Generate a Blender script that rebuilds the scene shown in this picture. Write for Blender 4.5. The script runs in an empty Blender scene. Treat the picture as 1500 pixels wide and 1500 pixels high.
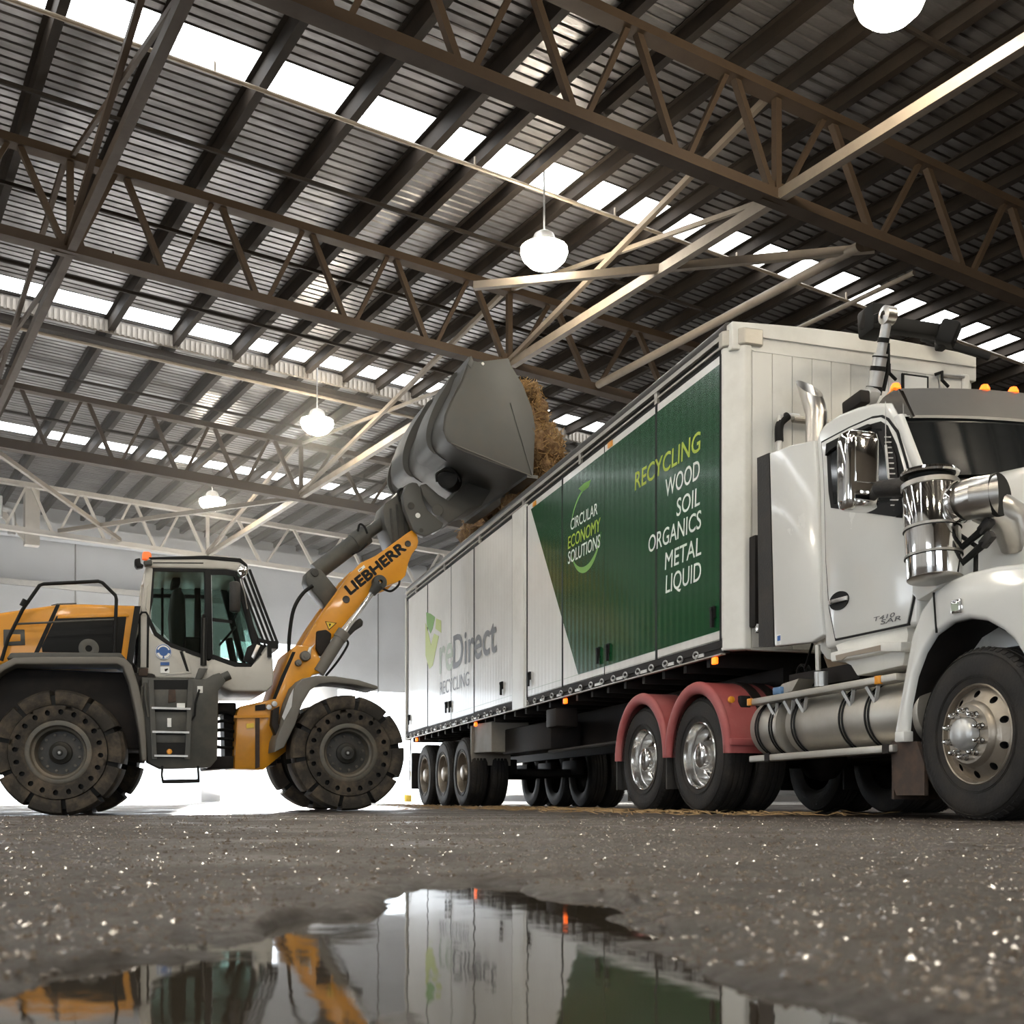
import bpy, bmesh, math, random
from mathutils import Vector, Matrix, noise
random.seed(7)
PI = math.pi
COL = bpy.context.scene.collection
SC = bpy.context.scene

# ---------------------------------------------------------------- survey of the place
# survey figures are taken from the viewer: y away from the viewer, x to the right, eye 0.135 m above the floor
EYE = 0.135; FOC = 1700.0; HOR = 1169.5
# vehicle frame: x forwards (towards the viewer's right), y across, z up
TF = (0.3083, -0.9513); TN = (0.9513, 0.3083); TA = (1.758, 9.7)
LF = (0.938, 0.346); LN = (-0.346, 0.938); LA = (-5.465, 13.97)
# hall frame: a along the roof trusses, b along the purlins
HB = (-0.5126, 0.8586); HA = (0.8586, 0.5126)
# the world's x axis runs along the roof trusses, its y axis along the purlins
def W(x, y): return (x*HA[0] + y*HA[1], x*HB[0] + y*HB[1], 0.0)
VIEW = -math.atan2(HA[1], HA[0])
TROT = math.atan2(TF[1], TF[0]) + VIEW; LROT = math.atan2(LF[1], LF[0]) + VIEW; HROT = 0.0

def on_plane(px, py, y, A, F, N):
    r = (px - 750) / FOC
    ax = A[0] + y * N[0]; ay = A[1] + y * N[1]
    s = (r * ay - ax) / (F[0] - r * F[1]); Y = ay + s * F[1]
    return (s, (HOR - py) * Y / FOC + EYE)
def T(px, py, y=0.0): return on_plane(px, py, y, TA, TF, TN)
def L(px, py, y=0.0): return on_plane(px, py, y, LA, LF, LN)

# ---------------------------------------------------------------- materials
MATS = {}
def mat(name, col, rough=0.5, metal=0.0, var=0.0, vscale=4.0, bump=0.0, bscale=40.0, dirt=None, dscale=3.0, damt=0.5,
        emit=None, estr=0.0, coat=0.0, spec=0.5, trans=0.0, stretch=None, wave=None):
    m = bpy.data.materials.new(name); m.use_nodes = True
    nt = m.node_tree; N = nt.nodes; b = N['Principled BSDF']
    b.inputs['Base Color'].default_value = (*col, 1); b.inputs['Roughness'].default_value = rough
    b.inputs['Metallic'].default_value = metal; b.inputs['Specular IOR Level'].default_value = spec
    b.inputs['Coat Weight'].default_value = coat; b.inputs['Coat Roughness'].default_value = 0.08
    if trans: b.inputs['Transmission Weight'].default_value = trans
    if emit: b.inputs['Emission Color'].default_value = (*emit, 1); b.inputs['Emission Strength'].default_value = estr
    tc = N.new('ShaderNodeTexCoord'); mp = N.new('ShaderNodeMapping'); nt.links.new(tc.outputs['Object'], mp.inputs['Vector'])
    if stretch: mp.inputs['Scale'].default_value = stretch
    cur = None
    if var:
        n = N.new('ShaderNodeTexNoise'); n.inputs['Scale'].default_value = vscale; n.inputs['Detail'].default_value = 6
        nt.links.new(mp.outputs['Vector'], n.inputs['Vector'])
        mx = N.new('ShaderNodeMixRGB'); mx.blend_type = 'MIX'
        mx.inputs[1].default_value = (*[max(0, c * (1 - var)) for c in col], 1)
        mx.inputs[2].default_value = (*[min(1, c * (1 + var)) for c in col], 1)
        nt.links.new(n.outputs['Fac'], mx.inputs[0]); cur = mx.outputs[0]
    if dirt:
        n = N.new('ShaderNodeTexNoise'); n.inputs['Scale'].default_value = dscale; n.inputs['Detail'].default_value = 8; n.inputs['Roughness'].default_value = 0.65
        nt.links.new(mp.outputs['Vector'], n.inputs['Vector'])
        rp = N.new('ShaderNodeValToRGB'); rp.color_ramp.elements[0].position = 0.45; rp.color_ramp.elements[1].position = 0.75
        nt.links.new(n.outputs['Fac'], rp.inputs[0])
        ml = N.new('ShaderNodeMath'); ml.operation = 'MULTIPLY'; ml.inputs[1].default_value = damt; nt.links.new(rp.outputs[0], ml.inputs[0])
        mx = N.new('ShaderNodeMixRGB'); nt.links.new(ml.outputs[0], mx.inputs[0])
        if cur: nt.links.new(cur, mx.inputs[1])
        else: mx.inputs[1].default_value = (*col, 1)
        mx.inputs[2].default_value = (*dirt, 1); cur = mx.outputs[0]
        rr = N.new('ShaderNodeMath'); rr.operation = 'MULTIPLY_ADD'; nt.links.new(ml.outputs[0], rr.inputs[0]); rr.inputs[1].default_value = 0.5 * (1 - rough); rr.inputs[2].default_value = rough
        nt.links.new(rr.outputs[0], b.inputs['Roughness'])
    if cur: nt.links.new(cur, b.inputs['Base Color'])
    if bump or wave:
        bp = N.new('ShaderNodeBump'); bp.inputs['Strength'].default_value = bump or wave[1]; bp.inputs['Distance'].default_value = 0.02
        if wave:      # ribbed sheet: (ribs per metre along x, strength)
            w = N.new('ShaderNodeTexWave'); w.inputs['Scale'].default_value = wave[0] * 0.314; w.bands_direction = 'X'
            nt.links.new(tc.outputs['Object'], w.inputs['Vector']); nt.links.new(w.outputs['Fac'], bp.inputs['Height'])
        else:
            n = N.new('ShaderNodeTexNoise'); n.inputs['Scale'].default_value = bscale; n.inputs['Detail'].default_value = 5
            nt.links.new(mp.outputs['Vector'], n.inputs['Vector']); nt.links.new(n.outputs['Fac'], bp.inputs['Height'])
        nt.links.new(bp.outputs['Normal'], b.inputs['Normal'])
    MATS[name] = m
    return m

# ---------------------------------------------------------------- mesh builder
class MB:
    def __init__(s): s.v = []; s.f = []; s.m = []; s.mi = 0
    def add(s, vs, fs):
        o = len(s.v); s.v += [tuple(p) for p in vs]; s.f += [[i + o for i in f] for f in fs]; s.m += [s.mi] * len(fs); return s
    def box(s, p, q):
        x0, x1 = sorted((p[0], q[0])); y0, y1 = sorted((p[1], q[1])); z0, z1 = sorted((p[2], q[2]))
        vs = [(x0,y0,z0),(x1,y0,z0),(x1,y1,z0),(x0,y1,z0),(x0,y0,z1),(x1,y0,z1),(x1,y1,z1),(x0,y1,z1)]
        return s.add(vs, [[0,3,2,1],[4,5,6,7],[0,1,5,4],[1,2,6,5],[2,3,7,6],[3,0,4,7]])
    def prism(s, poly, y0, y1):            # polygon in (x,z) pushed through y
        n = len(poly); vs = [(x, y0, z) for x, z in poly] + [(x, y1, z) for x, z in poly]
        ar = sum(poly[i][0]*poly[(i+1)%n][1]-poly[(i+1)%n][0]*poly[i][1] for i in range(n))
        a = list(range(n)); b_ = list(range(n, 2*n))
        sides = [[i, (i+1)%n, n+(i+1)%n, n+i] for i in range(n)]
        fs = [a, b_[::-1]] + [f[::-1] for f in sides]
        if ar * (y1 - y0) < 0: fs = [f[::-1] for f in fs]
        return s.add(vs, fs)
    def skin(s, rings, closed=True, caps=True, ringclosed=True):   # loft over rings with equal counts
        n = len(rings[0]); vs = [p for r in rings for p in r]; fs = []
        for k in range(len(rings) - 1):
            for i in range(n if ringclosed else n - 1):
                j = (i + 1) % n; fs.append([k*n+i, k*n+j, (k+1)*n+j, (k+1)*n+i])
        if caps and ringclosed: fs += [list(range(n))[::-1], [(len(rings)-1)*n + i for i in range(n)]]
        return s.add(vs, fs)
    def tube(s, pts, r, n=10, caps=True):
        pts = [Vector(p) for p in pts]; rings = []; up = None
        rr = r if isinstance(r, (list, tuple)) else [r] * len(pts)
        for i, p in enumerate(pts):
            d = (pts[min(i+1, len(pts)-1)] - pts[max(i-1, 0)]).normalized()
            if up is None:
                up = Vector((0,0,1)) if abs(d.z) < 0.9 else Vector((1,0,0))
            u = d.cross(up).normalized(); w = u.cross(d).normalized(); up = w
            rings.append([tuple(p + rr[i] * (math.cos(2*PI*k/n) * u + math.sin(2*PI*k/n) * w)) for k in range(n)])
        return s.skin(rings, caps=caps)
    def bar(s, p, q, w, h, up=(0,0,1)):    # rectangular bar, w across, h along up
        p = Vector(p); q = Vector(q); d = (q - p).normalized(); up = Vector(up)
        u = d.cross(up)
        if u.length < 1e-4: u = d.cross(Vector((1,0,0)))
        u.normalize(); k = u.cross(d).normalized()
        rg = [[tuple(c + sx*u*w/2 + sz*k*h/2) for sx, sz in ((-1,-1),(1,-1),(1,1),(-1,1))] for c in (p, q)]
        return s.skin(rg)
    def lathe(s, prof, c=(0,0,0), n=40, axis='y'):    # profile (r, t) about an axis through c
        rings = []
        for r, t in prof:
            ring = []
            for k in range(n):
                a = 2*PI*k/n; u, w = r*math.cos(a), r*math.sin(a)
                ring.append((c[0]+u, c[1]+t, c[2]+w) if axis == 'y' else (c[0]+u, c[1]+w, c[2]+t) if axis == 'z' else (c[0]+t, c[1]+u, c[2]+w))
            rings.append(ring)
        return s.skin(rings, caps=prof[0][0] > 1e-5 and False)
    def disc(s, r, t, c=(0,0,0), n=40, axis='y'):
        ring = []
        for k in range(n):
            a = 2*PI*k/n; u, w = r*math.cos(a), r*math.sin(a)
            ring.append((c[0]+u, c[1]+t, c[2]+w) if axis == 'y' else (c[0]+u, c[1]+w, c[2]+t) if axis == 'z' else (c[0]+t, c[1]+u, c[2]+w))
        return s.add(ring, [list(range(n))])
    def cyl(s, p, q, r, n=16): return s.tube([p, q], r, n)
    def holed_ring(s, r0, r1, num, hr, ha, y0, y1, depth, off=0.0):
        # flat ring of num sectors in the xz plane, each with an oval recess, its shade painted black; y0 at r0, y1 at r1
        for k in range(num):
            a0 = off + 2*PI*k/num; da = 2*PI/num; ac = a0 + da/2; rc = (r0 + r1)/2
            def P(u, w, dy=0.0):
                r = rc + w; a = ac + u; t = (r - r0)/(r1 - r0)
                return (r*math.cos(a), y0 + (y1-y0)*t + dy, r*math.sin(a))
            out = []; inn = []; bot = []
            for j in range(16):
                q = 2*PI*j/16; cu, su = math.cos(q), math.sin(q); m = max(abs(cu), abs(su))
                out.append(P(cu/m*da/2, su/m*(r1-r0)/2)); inn.append(P(cu*ha/rc, su*hr)); bot.append(P(cu*ha/rc*.9, su*hr*.9, depth))
            s.skin([out, inn], caps=False); s.mi = 1
            s.skin([inn, bot], caps=False); s.add(bot, [list(range(16))]); s.mi = 0
        return s
    def clean(s, me):
        bm = bmesh.new(); bm.from_mesh(me); bmesh.ops.remove_doubles(bm, verts=bm.verts, dist=1e-5)
        bmesh.ops.recalc_face_normals(bm, faces=bm.faces); bm.to_mesh(me); bm.free()
    def mesh(s, name, mats, smooth=35, bevel=0.0, seg=2, fix=True):
        me = bpy.data.meshes.new(name); me.from_pydata(s.v, [], s.f); me.update()
        for m in (mats if isinstance(mats, (list, tuple)) else [mats]): me.materials.append(m)
        me.polygons.foreach_set('material_index', s.m)
        if fix: s.clean(me)
        if bevel:
            bm = bmesh.new(); bm.from_mesh(me)
            ed = [e for e in bm.edges if len(e.link_faces) == 2 and e.calc_face_angle(0) > math.radians(40)]
            bmesh.ops.bevel(bm, geom=ed, offset=bevel, segments=seg, profile=0.5, affect='EDGES', clamp_overlap=True)
            bm.to_mesh(me); bm.free()
        if smooth:
            me.polygons.foreach_set('use_smooth', [True]*len(me.polygons)); me.set_sharp_from_angle(angle=math.radians(smooth))
        me.update(); return me
    def obj(s, name, mats, parent=None, smooth=35, bevel=0.0, loc=None, rot=None, **kw):
        return link(name, s.mesh(name, mats, smooth, bevel, **kw), parent, loc, rot)
def link(name, me, parent=None, loc=None, rot=None):
    o = bpy.data.objects.new(name, me); COL.objects.link(o)
    if parent: o.parent = parent
    if loc: o.location = loc
    if rot: o.rotation_euler = rot
    return o
def empty(name, loc=(0,0,0), rz=0.0):
    o = bpy.data.objects.new(name, None); o.empty_display_size = 0.3; COL.objects.link(o)
    o.location = loc; o.rotation_euler = (0, 0, rz); return o
def tag(o, label=None, cat=None, group=None, kind=None):
    if label: o['label'] = label
    if cat: o['category'] = cat
    if group: o['group'] = group
    if kind: o['kind'] = kind
    return o
def copy_tree(o, parent=None):
    c = o.copy(); COL.objects.link(c)
    if parent: c.parent = parent
    for ch in list(o.children): copy_tree(ch, c)
    return c
def smoothpath(pts, n=6):                  # Catmull-Rom through points
    P = [Vector(p) for p in pts]; out = []
    for i in range(len(P)-1):
        a, b, c, d = P[max(i-1,0)], P[i], P[i+1], P[min(i+2, len(P)-1)]
        for k in range(n):
            t = k/n; out.append(tuple(0.5*((2*b)+(c-a)*t+(2*a-5*b+4*c-d)*t*t+(3*b-a-3*c+d)*t**3)))
    out.append(tuple(P[-1])); return out
def lettering(name, body, m, parent, origin, size, width=None, xdir=(1,0,0), ydir=(0,0,1), bold=0.0, align='LEFT', depth=0.002, shear=0.0):
    cu = bpy.data.curves.new(name, 'FONT'); cu.body = body; cu.size = 1.0; cu.align_x = align; cu.extrude = 0.0; cu.shear = shear
    cu.resolution_u = 4
    t = bpy.data.objects.new(name, cu); COL.objects.link(t)
    bpy.context.view_layer.update()
    me = bpy.data.meshes.new_from_object(t.evaluated_get(bpy.context.evaluated_depsgraph_get()))
    COL.objects.unlink(t); bpy.data.objects.remove(t)
    xs = [v.co.x for v in me.vertices]; ys = [v.co.y for v in me.vertices]
    w = max(xs) - min(xs); h = max(ys) - min(min(ys), 0)
    sx = sy = size / 0.73
    if width: sx = width / w
    x0 = min(xs) if align == 'LEFT' else max(xs)
    X = Vector(xdir); Yv = Vector(ydir); O = Vector(origin)
    for v in me.vertices: v.co = O + X * ((v.co.x - x0) * sx) + Yv * (v.co.y * sy)
    if bold:                                # heavier strokes: the outline repeated a little to each side
        base = [tuple(v.co) for v in me.vertices]; fs = [list(q.vertices) for q in me.polygons]; n = len(base); vs, ff = [], []; b = bold*size; nrm = X.cross(Yv)
        for k, (dx, dy) in enumerate(((0, 0), (b, 0), (-b, 0), (0, b), (0, -b), (b*.7, b*.7), (-b*.7, -b*.7), (b*.7, -b*.7), (-b*.7, b*.7))):
            vs += [tuple(Vector(p) + X*dx + Yv*dy + nrm*(0.00004*k)) for p in base]; ff += [[i + n*k for i in f] for f in fs]
        me = bpy.data.meshes.new(name); me.from_pydata(vs, [], ff)
    me.materials.clear(); me.materials.append(m)
    return link(name, me, parent)
# ================================================================ materials of the hall
M = MATS
mat('sheet_foil', (0.125, 0.117, 0.112), 0.30, 0.4, var=0.6, vscale=1.3, bump=0.55, bscale=3.0, dirt=(0.05, 0.045, 0.04), dscale=1.1, damt=0.6, stretch=(1.0, 2.2, 1))
mat('purlin_steel', (0.022, 0.017, 0.013), 0.75, 0.0, spec=0.15, dirt=(0.05, 0.036, 0.025), dscale=2, damt=0.5)
mat('truss_unlit', (0.055, 0.036, 0.021), 0.65, 0.0, spec=0.2, dirt=(0.045, 0.03, 0.02), dscale=2.5, damt=0.6)  # roof steel away from the lamps, its lack of light put into the colour
mat('cream_lamplit', (0.62, 0.58, 0.52), 0.5, 0.0, dirt=(0.36, 0.31, 0.26), dscale=2.0, damt=0.5)  # the same roof steel near the lamps, their light painted into the paler tone
mat('galvanised', (0.55, 0.55, 0.54), 0.42, 0.7, var=0.25, vscale=9)
mat('pipe_paint', (0.30, 0.25, 0.19), 0.45, 0.1, dirt=(0.2, 0.15, 0.1), dscale=4, damt=0.5)
mat('wall_panel', (0.76, 0.78, 0.81), 0.7, 0.0, var=0.12, vscale=0.35, dirt=(0.42, 0.43, 0.44), dscale=0.25, damt=0.45)
mat('dark_cladding', (0.10, 0.085, 0.07), 0.7, 0.0, var=0.3, vscale=0.4)
mat('skylight', (0.9, 0.92, 0.95), 0.6, emit=(0.95, 0.98, 1.0), estr=9.0)
mat('lamp_lens', (1, 1, 1), 0.5, emit=(1.0, 0.90, 0.74), estr=125.0)
mat('lamp_body', (0.25, 0.25, 0.25), 0.45, 0.5, var=0.1)
mat('yellow_post', (0.75, 0.50, 0.05), 0.5, dirt=(0.3, 0.2, 0.05), dscale=5)

# ================================================================ shed
def hz(a): return -0.0363 * (a - 11.5)                 # the roof falls gently along the trusses
def hall(a, b, z=0.0): return (a, b, z)
HROOT = dict(loc=(0, 0, 0), rot=(0, 0, HROT))          # objects of the hall are drawn in (a, b, z)
A0, A1, B0, B1 = -16.0, 33.0, -16.0, 44.5
SKY = [(5.6, 6.3), (15.84, 16.62), (25.45, 26.15), (35.2, 35.95)]
PITCH = 0.20
def roof_strip(mb, b0, b1):
    n = max(1, round((b1 - b0) / PITCH)); p = (b1 - b0) / n; pts = []
    for i in range(n):
        b = b0 + i*p
        pts += [(b, 0.0), (b + p*0.70, 0.004*math.sin(i*2.3)), (b + p*0.78, 0.026), (b + p*0.92, 0.026)]
    pts.append((b1, 0.0))
    mb.skin([[(a, b, 10.42 + hz(a) + z) for b, z in pts] for a in (A0, A1)], caps=False, ringclosed=False)
mb = MB(); prev = B0
for s0, s1 in SKY: roof_strip(mb, prev, s0); prev = s1
roof_strip(mb, prev, B1)
tag(mb.obj('ceiling', M['sheet_foil'], smooth=0, fix=False, **HROOT), 'dark ribbed steel roof sheeting of the shed', 'roof', kind='structure')
for i, (s0, s1) in enumerate(SKY):
    mb = MB(); mb.skin([[(a, b, 10.43 + hz(a) + z) for b, z in ((s0, 0), (s1, 0), (s1, 0.02), (s0, 0.02))] for a in (A0, A1)])
    tag(mb.obj('window_%d' % (i + 1), M['skylight'], smooth=0, **HROOT), 'translucent white roof skylight strip', 'skylight', kind='structure')

# purlins: spacing changes where the sheets change
PUR = [-15.2, -13.8, -12.4, -11.0, -9.6, -8.2, -6.8, -5.5, -4.1, -2.75, -1.4, -0.05, 1.32, 2.7, 4.05, 5.45, 6.85, 8.2, 9.08, 9.97, 10.92, 11.8, 12.75, 13.65, 14.6,
       15.5, 16.45, 17.4, 18.35, 19.3, 20.3, 21.3, 22.3, 23.4, 24.5, 25.6, 26.8, 28.0, 29.4, 30.8, 32.2]
def purlin_mesh(d):
    pm = MB(); pm.prism([(-0.03, -d), (0.10, -d), (0.10, -d+0.035), (0.095, -d+0.035), (0.095, -d+0.012), (-0.02, -d+0.012), (-0.02, -0.015), (-0.10, -0.015), (-0.10, 0), (-0.03, 0)], B0, B1)
    return pm.mesh('purlin', M['purlin_steel'], smooth=0)
pme = purlin_mesh(0.285); pme2 = purlin_mesh(0.20)
for i, a in enumerate(PUR):
    o = link('purlin', pme if a < 8.5 else pme2, None, hall(a, 0, 10.42 + hz(a)), (0, 0, HROT))
    tag(o, 'dark steel purlin running under the ribbed roof sheets', 'purlin', 'purlins under the roof')

# primary trusses
NODES = [-14.3, -12.7, -11.1, -9.5, -7.9, -6.3, -4.7, -3.1, -1.5, 0.15, 1.75, 3.4, 4.95, 6.53, 8.15, 9.77, 11.46, 13.44, 15.5, 17.5, 19.5, 21.5, 23.5, 25.5, 27.5, 29.5, 31.5]
CH = 8.50; TD = 1.45
def make_truss(b, label, m, posts=(3.4, 11.46), ch=CH, deep=0.15):
    root = tag(empty('roof_truss', hall(0, b), HROT), label, 'roof truss', 'roof trusses across the shed')
    zb = lambda a: ch + hz(a); zt = lambda a: ch + TD + hz(a)
    c = MB(); c.bar((A0, 0, zb(A0)), (A1, 0, zb(A1)), 0.20, deep); c.bar((A0, 0, zb(A0) - deep*0.5), (A1, 0, zb(A1) - deep*0.5), 0.25, 0.02)
    c.obj('bottom_chord', m, root, smooth=0)
    c = MB(); c.bar((A0, 0, zt(A0)), (A1, 0, zt(A1)), 0.16, 0.15); c.bar((A0, 0, zt(A0) - 0.07), (A1, 0, zt(A1) - 0.07), 0.24, 0.015); c.obj('top_chord', m, root, smooth=0)
    for i in range(len(NODES)-1):
        a, a2 = NODES[i], NODES[i+1]; t = (a + a2)/2
        MB().bar((a + 0.08, 0, zb(a)), (t - 0.06, 0, zt(t)), 0.07, 0.085, (0,1,0)).obj('diagonal', m, root, smooth=0)
        MB().bar((t + 0.06, 0, zt(t)), (a2 - 0.08, 0, zb(a2)), 0.09, 0.10, (0,1,0)).obj('diagonal', m, root, smooth=0)
    for a in posts:
        MB().bar((a, 0, zb(a)), (a, 0, zt(a)), 0.10, 0.10, (0,1,0)).obj('post', m, root, smooth=0)
        g = MB(); g.prism([(a-0.28, zb(a)-0.09), (a+0.28, zb(a)-0.09), (a+0.18, zb(a)+0.22), (a-0.18, zb(a)+0.22)], -0.02, 0.02); g.obj('gusset_plate', m, root, smooth=0)
    return root
TB = [2.6, 12.0, 19.3, 30.6, 39.6]
make_truss(TB[1], 'dark roof truss nearest the viewer, high above the truck', M['truss_unlit'])
make_truss(TB[2], 'dark roof truss passing just behind the raised loader bucket', M['truss_unlit'])
make_truss(TB[3], 'roof truss with broad bottom flange above the loader cab lamp', M['truss_unlit'], deep=0.24)
make_truss(TB[4], 'pale cream roof truss in front of the far wall', M['cream_lamplit'], ch=CH - 0.05)

# longitudinal ties with their cross braces, one line above the loader nose and one to the left
def make_tie(a, label, m):
    root = tag(empty('longitudinal_tie', hall(a, 0, hz(a)), HROT), label, 'roof brace', 'braces between the roof trusses')
    bs = [-8.0] + TB
    for i in range(len(bs)-1):
        p, q = bs[i], bs[i+1]
        MB().bar((0, p + 0.10, CH), (0, q - 0.10, CH), 0.13, 0.15).obj('tie_beam', m, root, smooth=0)
        if p >= 11:
            MB().bar((0.02, p + 0.1, CH + 0.05), (0.02, q - 0.1, CH + TD), 0.06, 0.07).obj('brace', m, root, smooth=0)
            MB().bar((-0.06, p + 0.1, CH + TD), (-0.06, q - 0.1, CH + 0.05), 0.08, 0.09).obj('brace', m, root, smooth=0)
mat('tie_lamplit', (0.22, 0.18, 0.135), 0.5, dirt=(0.11, 0.082, 0.055), dscale=2.0, damt=0.5)  # middle tone of the roof steel, lamplight painted into it
make_tie(11.46, 'pale longitudinal tie with crossed braces above the bucket', M['tie_lamplit'])
make_tie(3.4, 'brown longitudinal tie with crossed braces at the upper left', M['truss_unlit'])
# plan bracing struts at bottom chord level
for (p, q, lab) in (((3.5, 31.0), (8.5, 39.4), 'slanting wind brace between the far trusses'), ((11.4, 31.0), (6.6, 39.4), 'slanting wind brace meeting the far tie beam'), ((9.3, 16.8), (13.7, 12.25), 'slanting knee brace between the tie and the nearest truss')):
    o = MB().bar((p[0], p[1], CH + 0.03 + hz(p[0])), (q[0], q[1], CH + 0.03 + hz(q[0])), 0.10, 0.12).obj('wind_brace', M['tie_lamplit'], smooth=0, **HROOT)
    tag(o, lab, 'roof brace')

for a, b0, b1, r, lab in ((13.42, 12.3, 19.1, 0.075, 'round strut above the front corner of the trailer'), (14.75, 12.4, 19.1, 0.04, 'thin pipe above the tarpaulin arm')):
    o = MB().cyl((a, b0, CH + hz(a)), (a, b1, CH + hz(a)), r, 12).obj('roof_strut', M['tie_lamplit'], **HROOT); tag(o, lab, 'roof brace')
# sprinkler pipes and bridging rods running along the sheets
def run_pipe(b, z, r, m, name, label, cat, drops=True, a0=A0 + 0.3, a1=A1 - 0.3):
    mb = MB(); mb.cyl((a0, b, z + hz(a0)), (a1, b, z + hz(a1)), r, 10)
    o = mb.obj(name, m, **HROOT); tag(o, label, cat)
    if drops:
        for k, a in enumerate([x + 0.7 for x in PUR[2::3]]):
            if a0 < a < a1: MB().cyl((a, b, z + hz(a)), (a, b, z + 0.16 + hz(a)), 0.018, 8).obj('sprinkler_head' if 'sprinkler' in name else 'hanger', m, o)
run_pipe(16.05, 10.02, 0.032, M['pipe_paint'], 'sprinkler_pipe', 'thin sprinkler pipe along the lower edge of the nearest bright skylight', 'pipe')
run_pipe(8.6, 10.02, 0.035, M['pipe_paint'], 'sprinkler_pipe', 'thin sprinkler pipe at the top right by the big lamp', 'pipe')
run_pipe(22.6, 10.02, 0.035, M['purlin_steel'], 'sprinkler_pipe', 'dark sprinkler pipe above the truss behind the bucket', 'pipe')
run_pipe(32.9, 10.02, 0.04, M['purlin_steel'], 'sprinkler_pipe', 'dark sprinkler pipe above the loader cab lamp', 'pipe')
run_pipe(26.74, 9.92, 0.045, M['pipe_paint'], 'water_pipe', 'pale water pipe hanging under the ribbed gutter', 'pipe')
for b in (10.2, 14.2, 18.0, 20.9, 23.9, 29.6):
    o = MB().bar((A0 + 0.3, b, 10.055 + hz(A0 + 0.3)), (A1 - 0.3, b, 10.055 + hz(A1 - 0.3)), 0.05, 0.06).obj('bridging_bar', M['purlin_steel'], smooth=0, **HROOT)
    tag(o, 'thin dark bridging bar crossing the purlins', 'roof bar', 'bridging bars across the purlins')
# ribbed gutter fascia beside the second skylight
mb = MB(); n = 420
for i in range(n):
    a = A0 + (A1-A0)*i/n; d = (A1-A0)/n*0.5
    mb.box((a, 26.25, 10.10 + hz(a)), (a + d, 26.30, 10.33 + hz(a)))
mb.skin([[(a, b, z + hz(a)) for b, z in ((26.30, 10.10), (26.36, 10.10), (26.36, 10.38), (26.30, 10.38))] for a in (A0, A1)])
mat('gutter_sheet', (0.20, 0.175, 0.145), 0.5, dirt=(0.1, 0.08, 0.06), dscale=2)
tag(mb.obj('trim_1', M['gutter_sheet'], smooth=0, **HROOT), 'ribbed gutter fascia along the second skylight', 'gutter', kind='structure')
o = MB().bar((A0, 26.55, 9.98 + hz(A0)), (A1, 26.55, 9.98 + hz(A1)), 0.22, 0.13).obj('trim_2', M['purlin_steel'], smooth=0, **HROOT)
tag(o, 'gutter beam under the ribbed fascia', 'gutter', kind='structure')

# walls
WH = 11.6
def wall(name, m, a0, b0, a1, b1, t, holes, label):      # thin wall from (a0,b0) to (a1,b1) with openings (u0,u1,z1)
    mb = MB(); Lw = math.hypot(a1-a0, b1-b0); d = ((a1-a0)/Lw, (b1-b0)/Lw); nrm = (-d[1], d[0])
    def slab(u0, u1, z0, z1):
        P = lambda u, s, z: (a0 + d[0]*u + nrm[0]*s, b0 + d[1]*u + nrm[1]*s, z)
        mb.skin([[P(u, -t/2, z) for u, z in ((u0, z0), (u1, z0), (u1, z1), (u0, z1))], [P(u, t/2, z) for u, z in ((u0, z0), (u1, z0), (u1, z1), (u0, z1))]])
    u = 0
    for h0, h1, z1 in holes:
        slab(u, h0, -0.3, WH); slab(h0, h1, z1, WH); u = h1
    slab(u, Lw, -0.3, WH)
    tag(mb.obj(name, m, smooth=0, **HROOT), label, 'wall', kind='structure')
wall('wall_back', M['wall_panel'], A0, 44.5, A1, 44.5, 0.2, [(17.6, 28.6, 4.4), (29.35, 32.7, 6.3), (34.2, 42.0, 4.6)], 'pale far wall with bright doorways')
wall('wall_left', M['wall_panel'], A0, B0, A0, B1, 0.2, [(8, 16, 5), (38, 48, 5.0)], 'left wall of the shed')
wall('wall_right', M['dark_cladding'], A1, B0, A1, B1, 0.2, [], 'dark right wall of the shed')
wall('wall_front', M['dark_cladding'], A0, B0, A1, B0, 0.2, [(4, 15, 4.6)], 'wall behind the viewer with the wide entrance')
# details on the far wall: conduit, panel joints, cable tray
o = MB().bar((A0 + 0.5, 44.30, 7.9), (15.0, 44.30, 7.75), 0.16, 0.20).obj('cable_conduit', M['galvanised'], smooth=0, **HROOT); tag(o, 'horizontal pale conduit fixed along the far wall', 'conduit')
o = MB().bar((A0 + 0.5, 43.9, 10.0), (A1 - 0.4, 43.9, 9.2), 0.5, 0.55).obj('air_duct', M['wall_panel'], smooth=0, **HROOT); tag(o, 'boxed duct under the roof at the far wall', 'duct')
for a in (-10, -4, 2, 8, 14, 20):
    o = MB().box((a-0.02, 44.36, 4.5), (a+0.02, 44.42, 9.6)).obj('joint_strip', M['lamp_body'], smooth=0, **HROOT); tag(o, 'thin vertical joint strip on the far wall', 'wall strip', 'joint strips on the far wall')
root = tag(empty('steel_post', hall(5.9, 39.9), HROT), 'pale steel column end behind the cream truss', 'column')
MB().box((-0.22, 0.1, 8.3), (0.22, 0.5, 10.1)).obj('shaft', M['cream_lamplit'], root, smooth=0)
MB().bar((-0.05, 0.3, 8.4), (-1.6, 0.3, 10.0), 0.12, 0.2).obj('knee_brace', M['cream_lamplit'], root, smooth=0)
o = MB().box((0.6, 39.9, 9.05), (5.0, 40.5, 9.75)).obj('ventilation_duct', M['galvanised'], smooth=0, bevel=0.03, **HROOT); tag(o, 'grey box duct lying behind the cream truss', 'duct')
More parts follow.
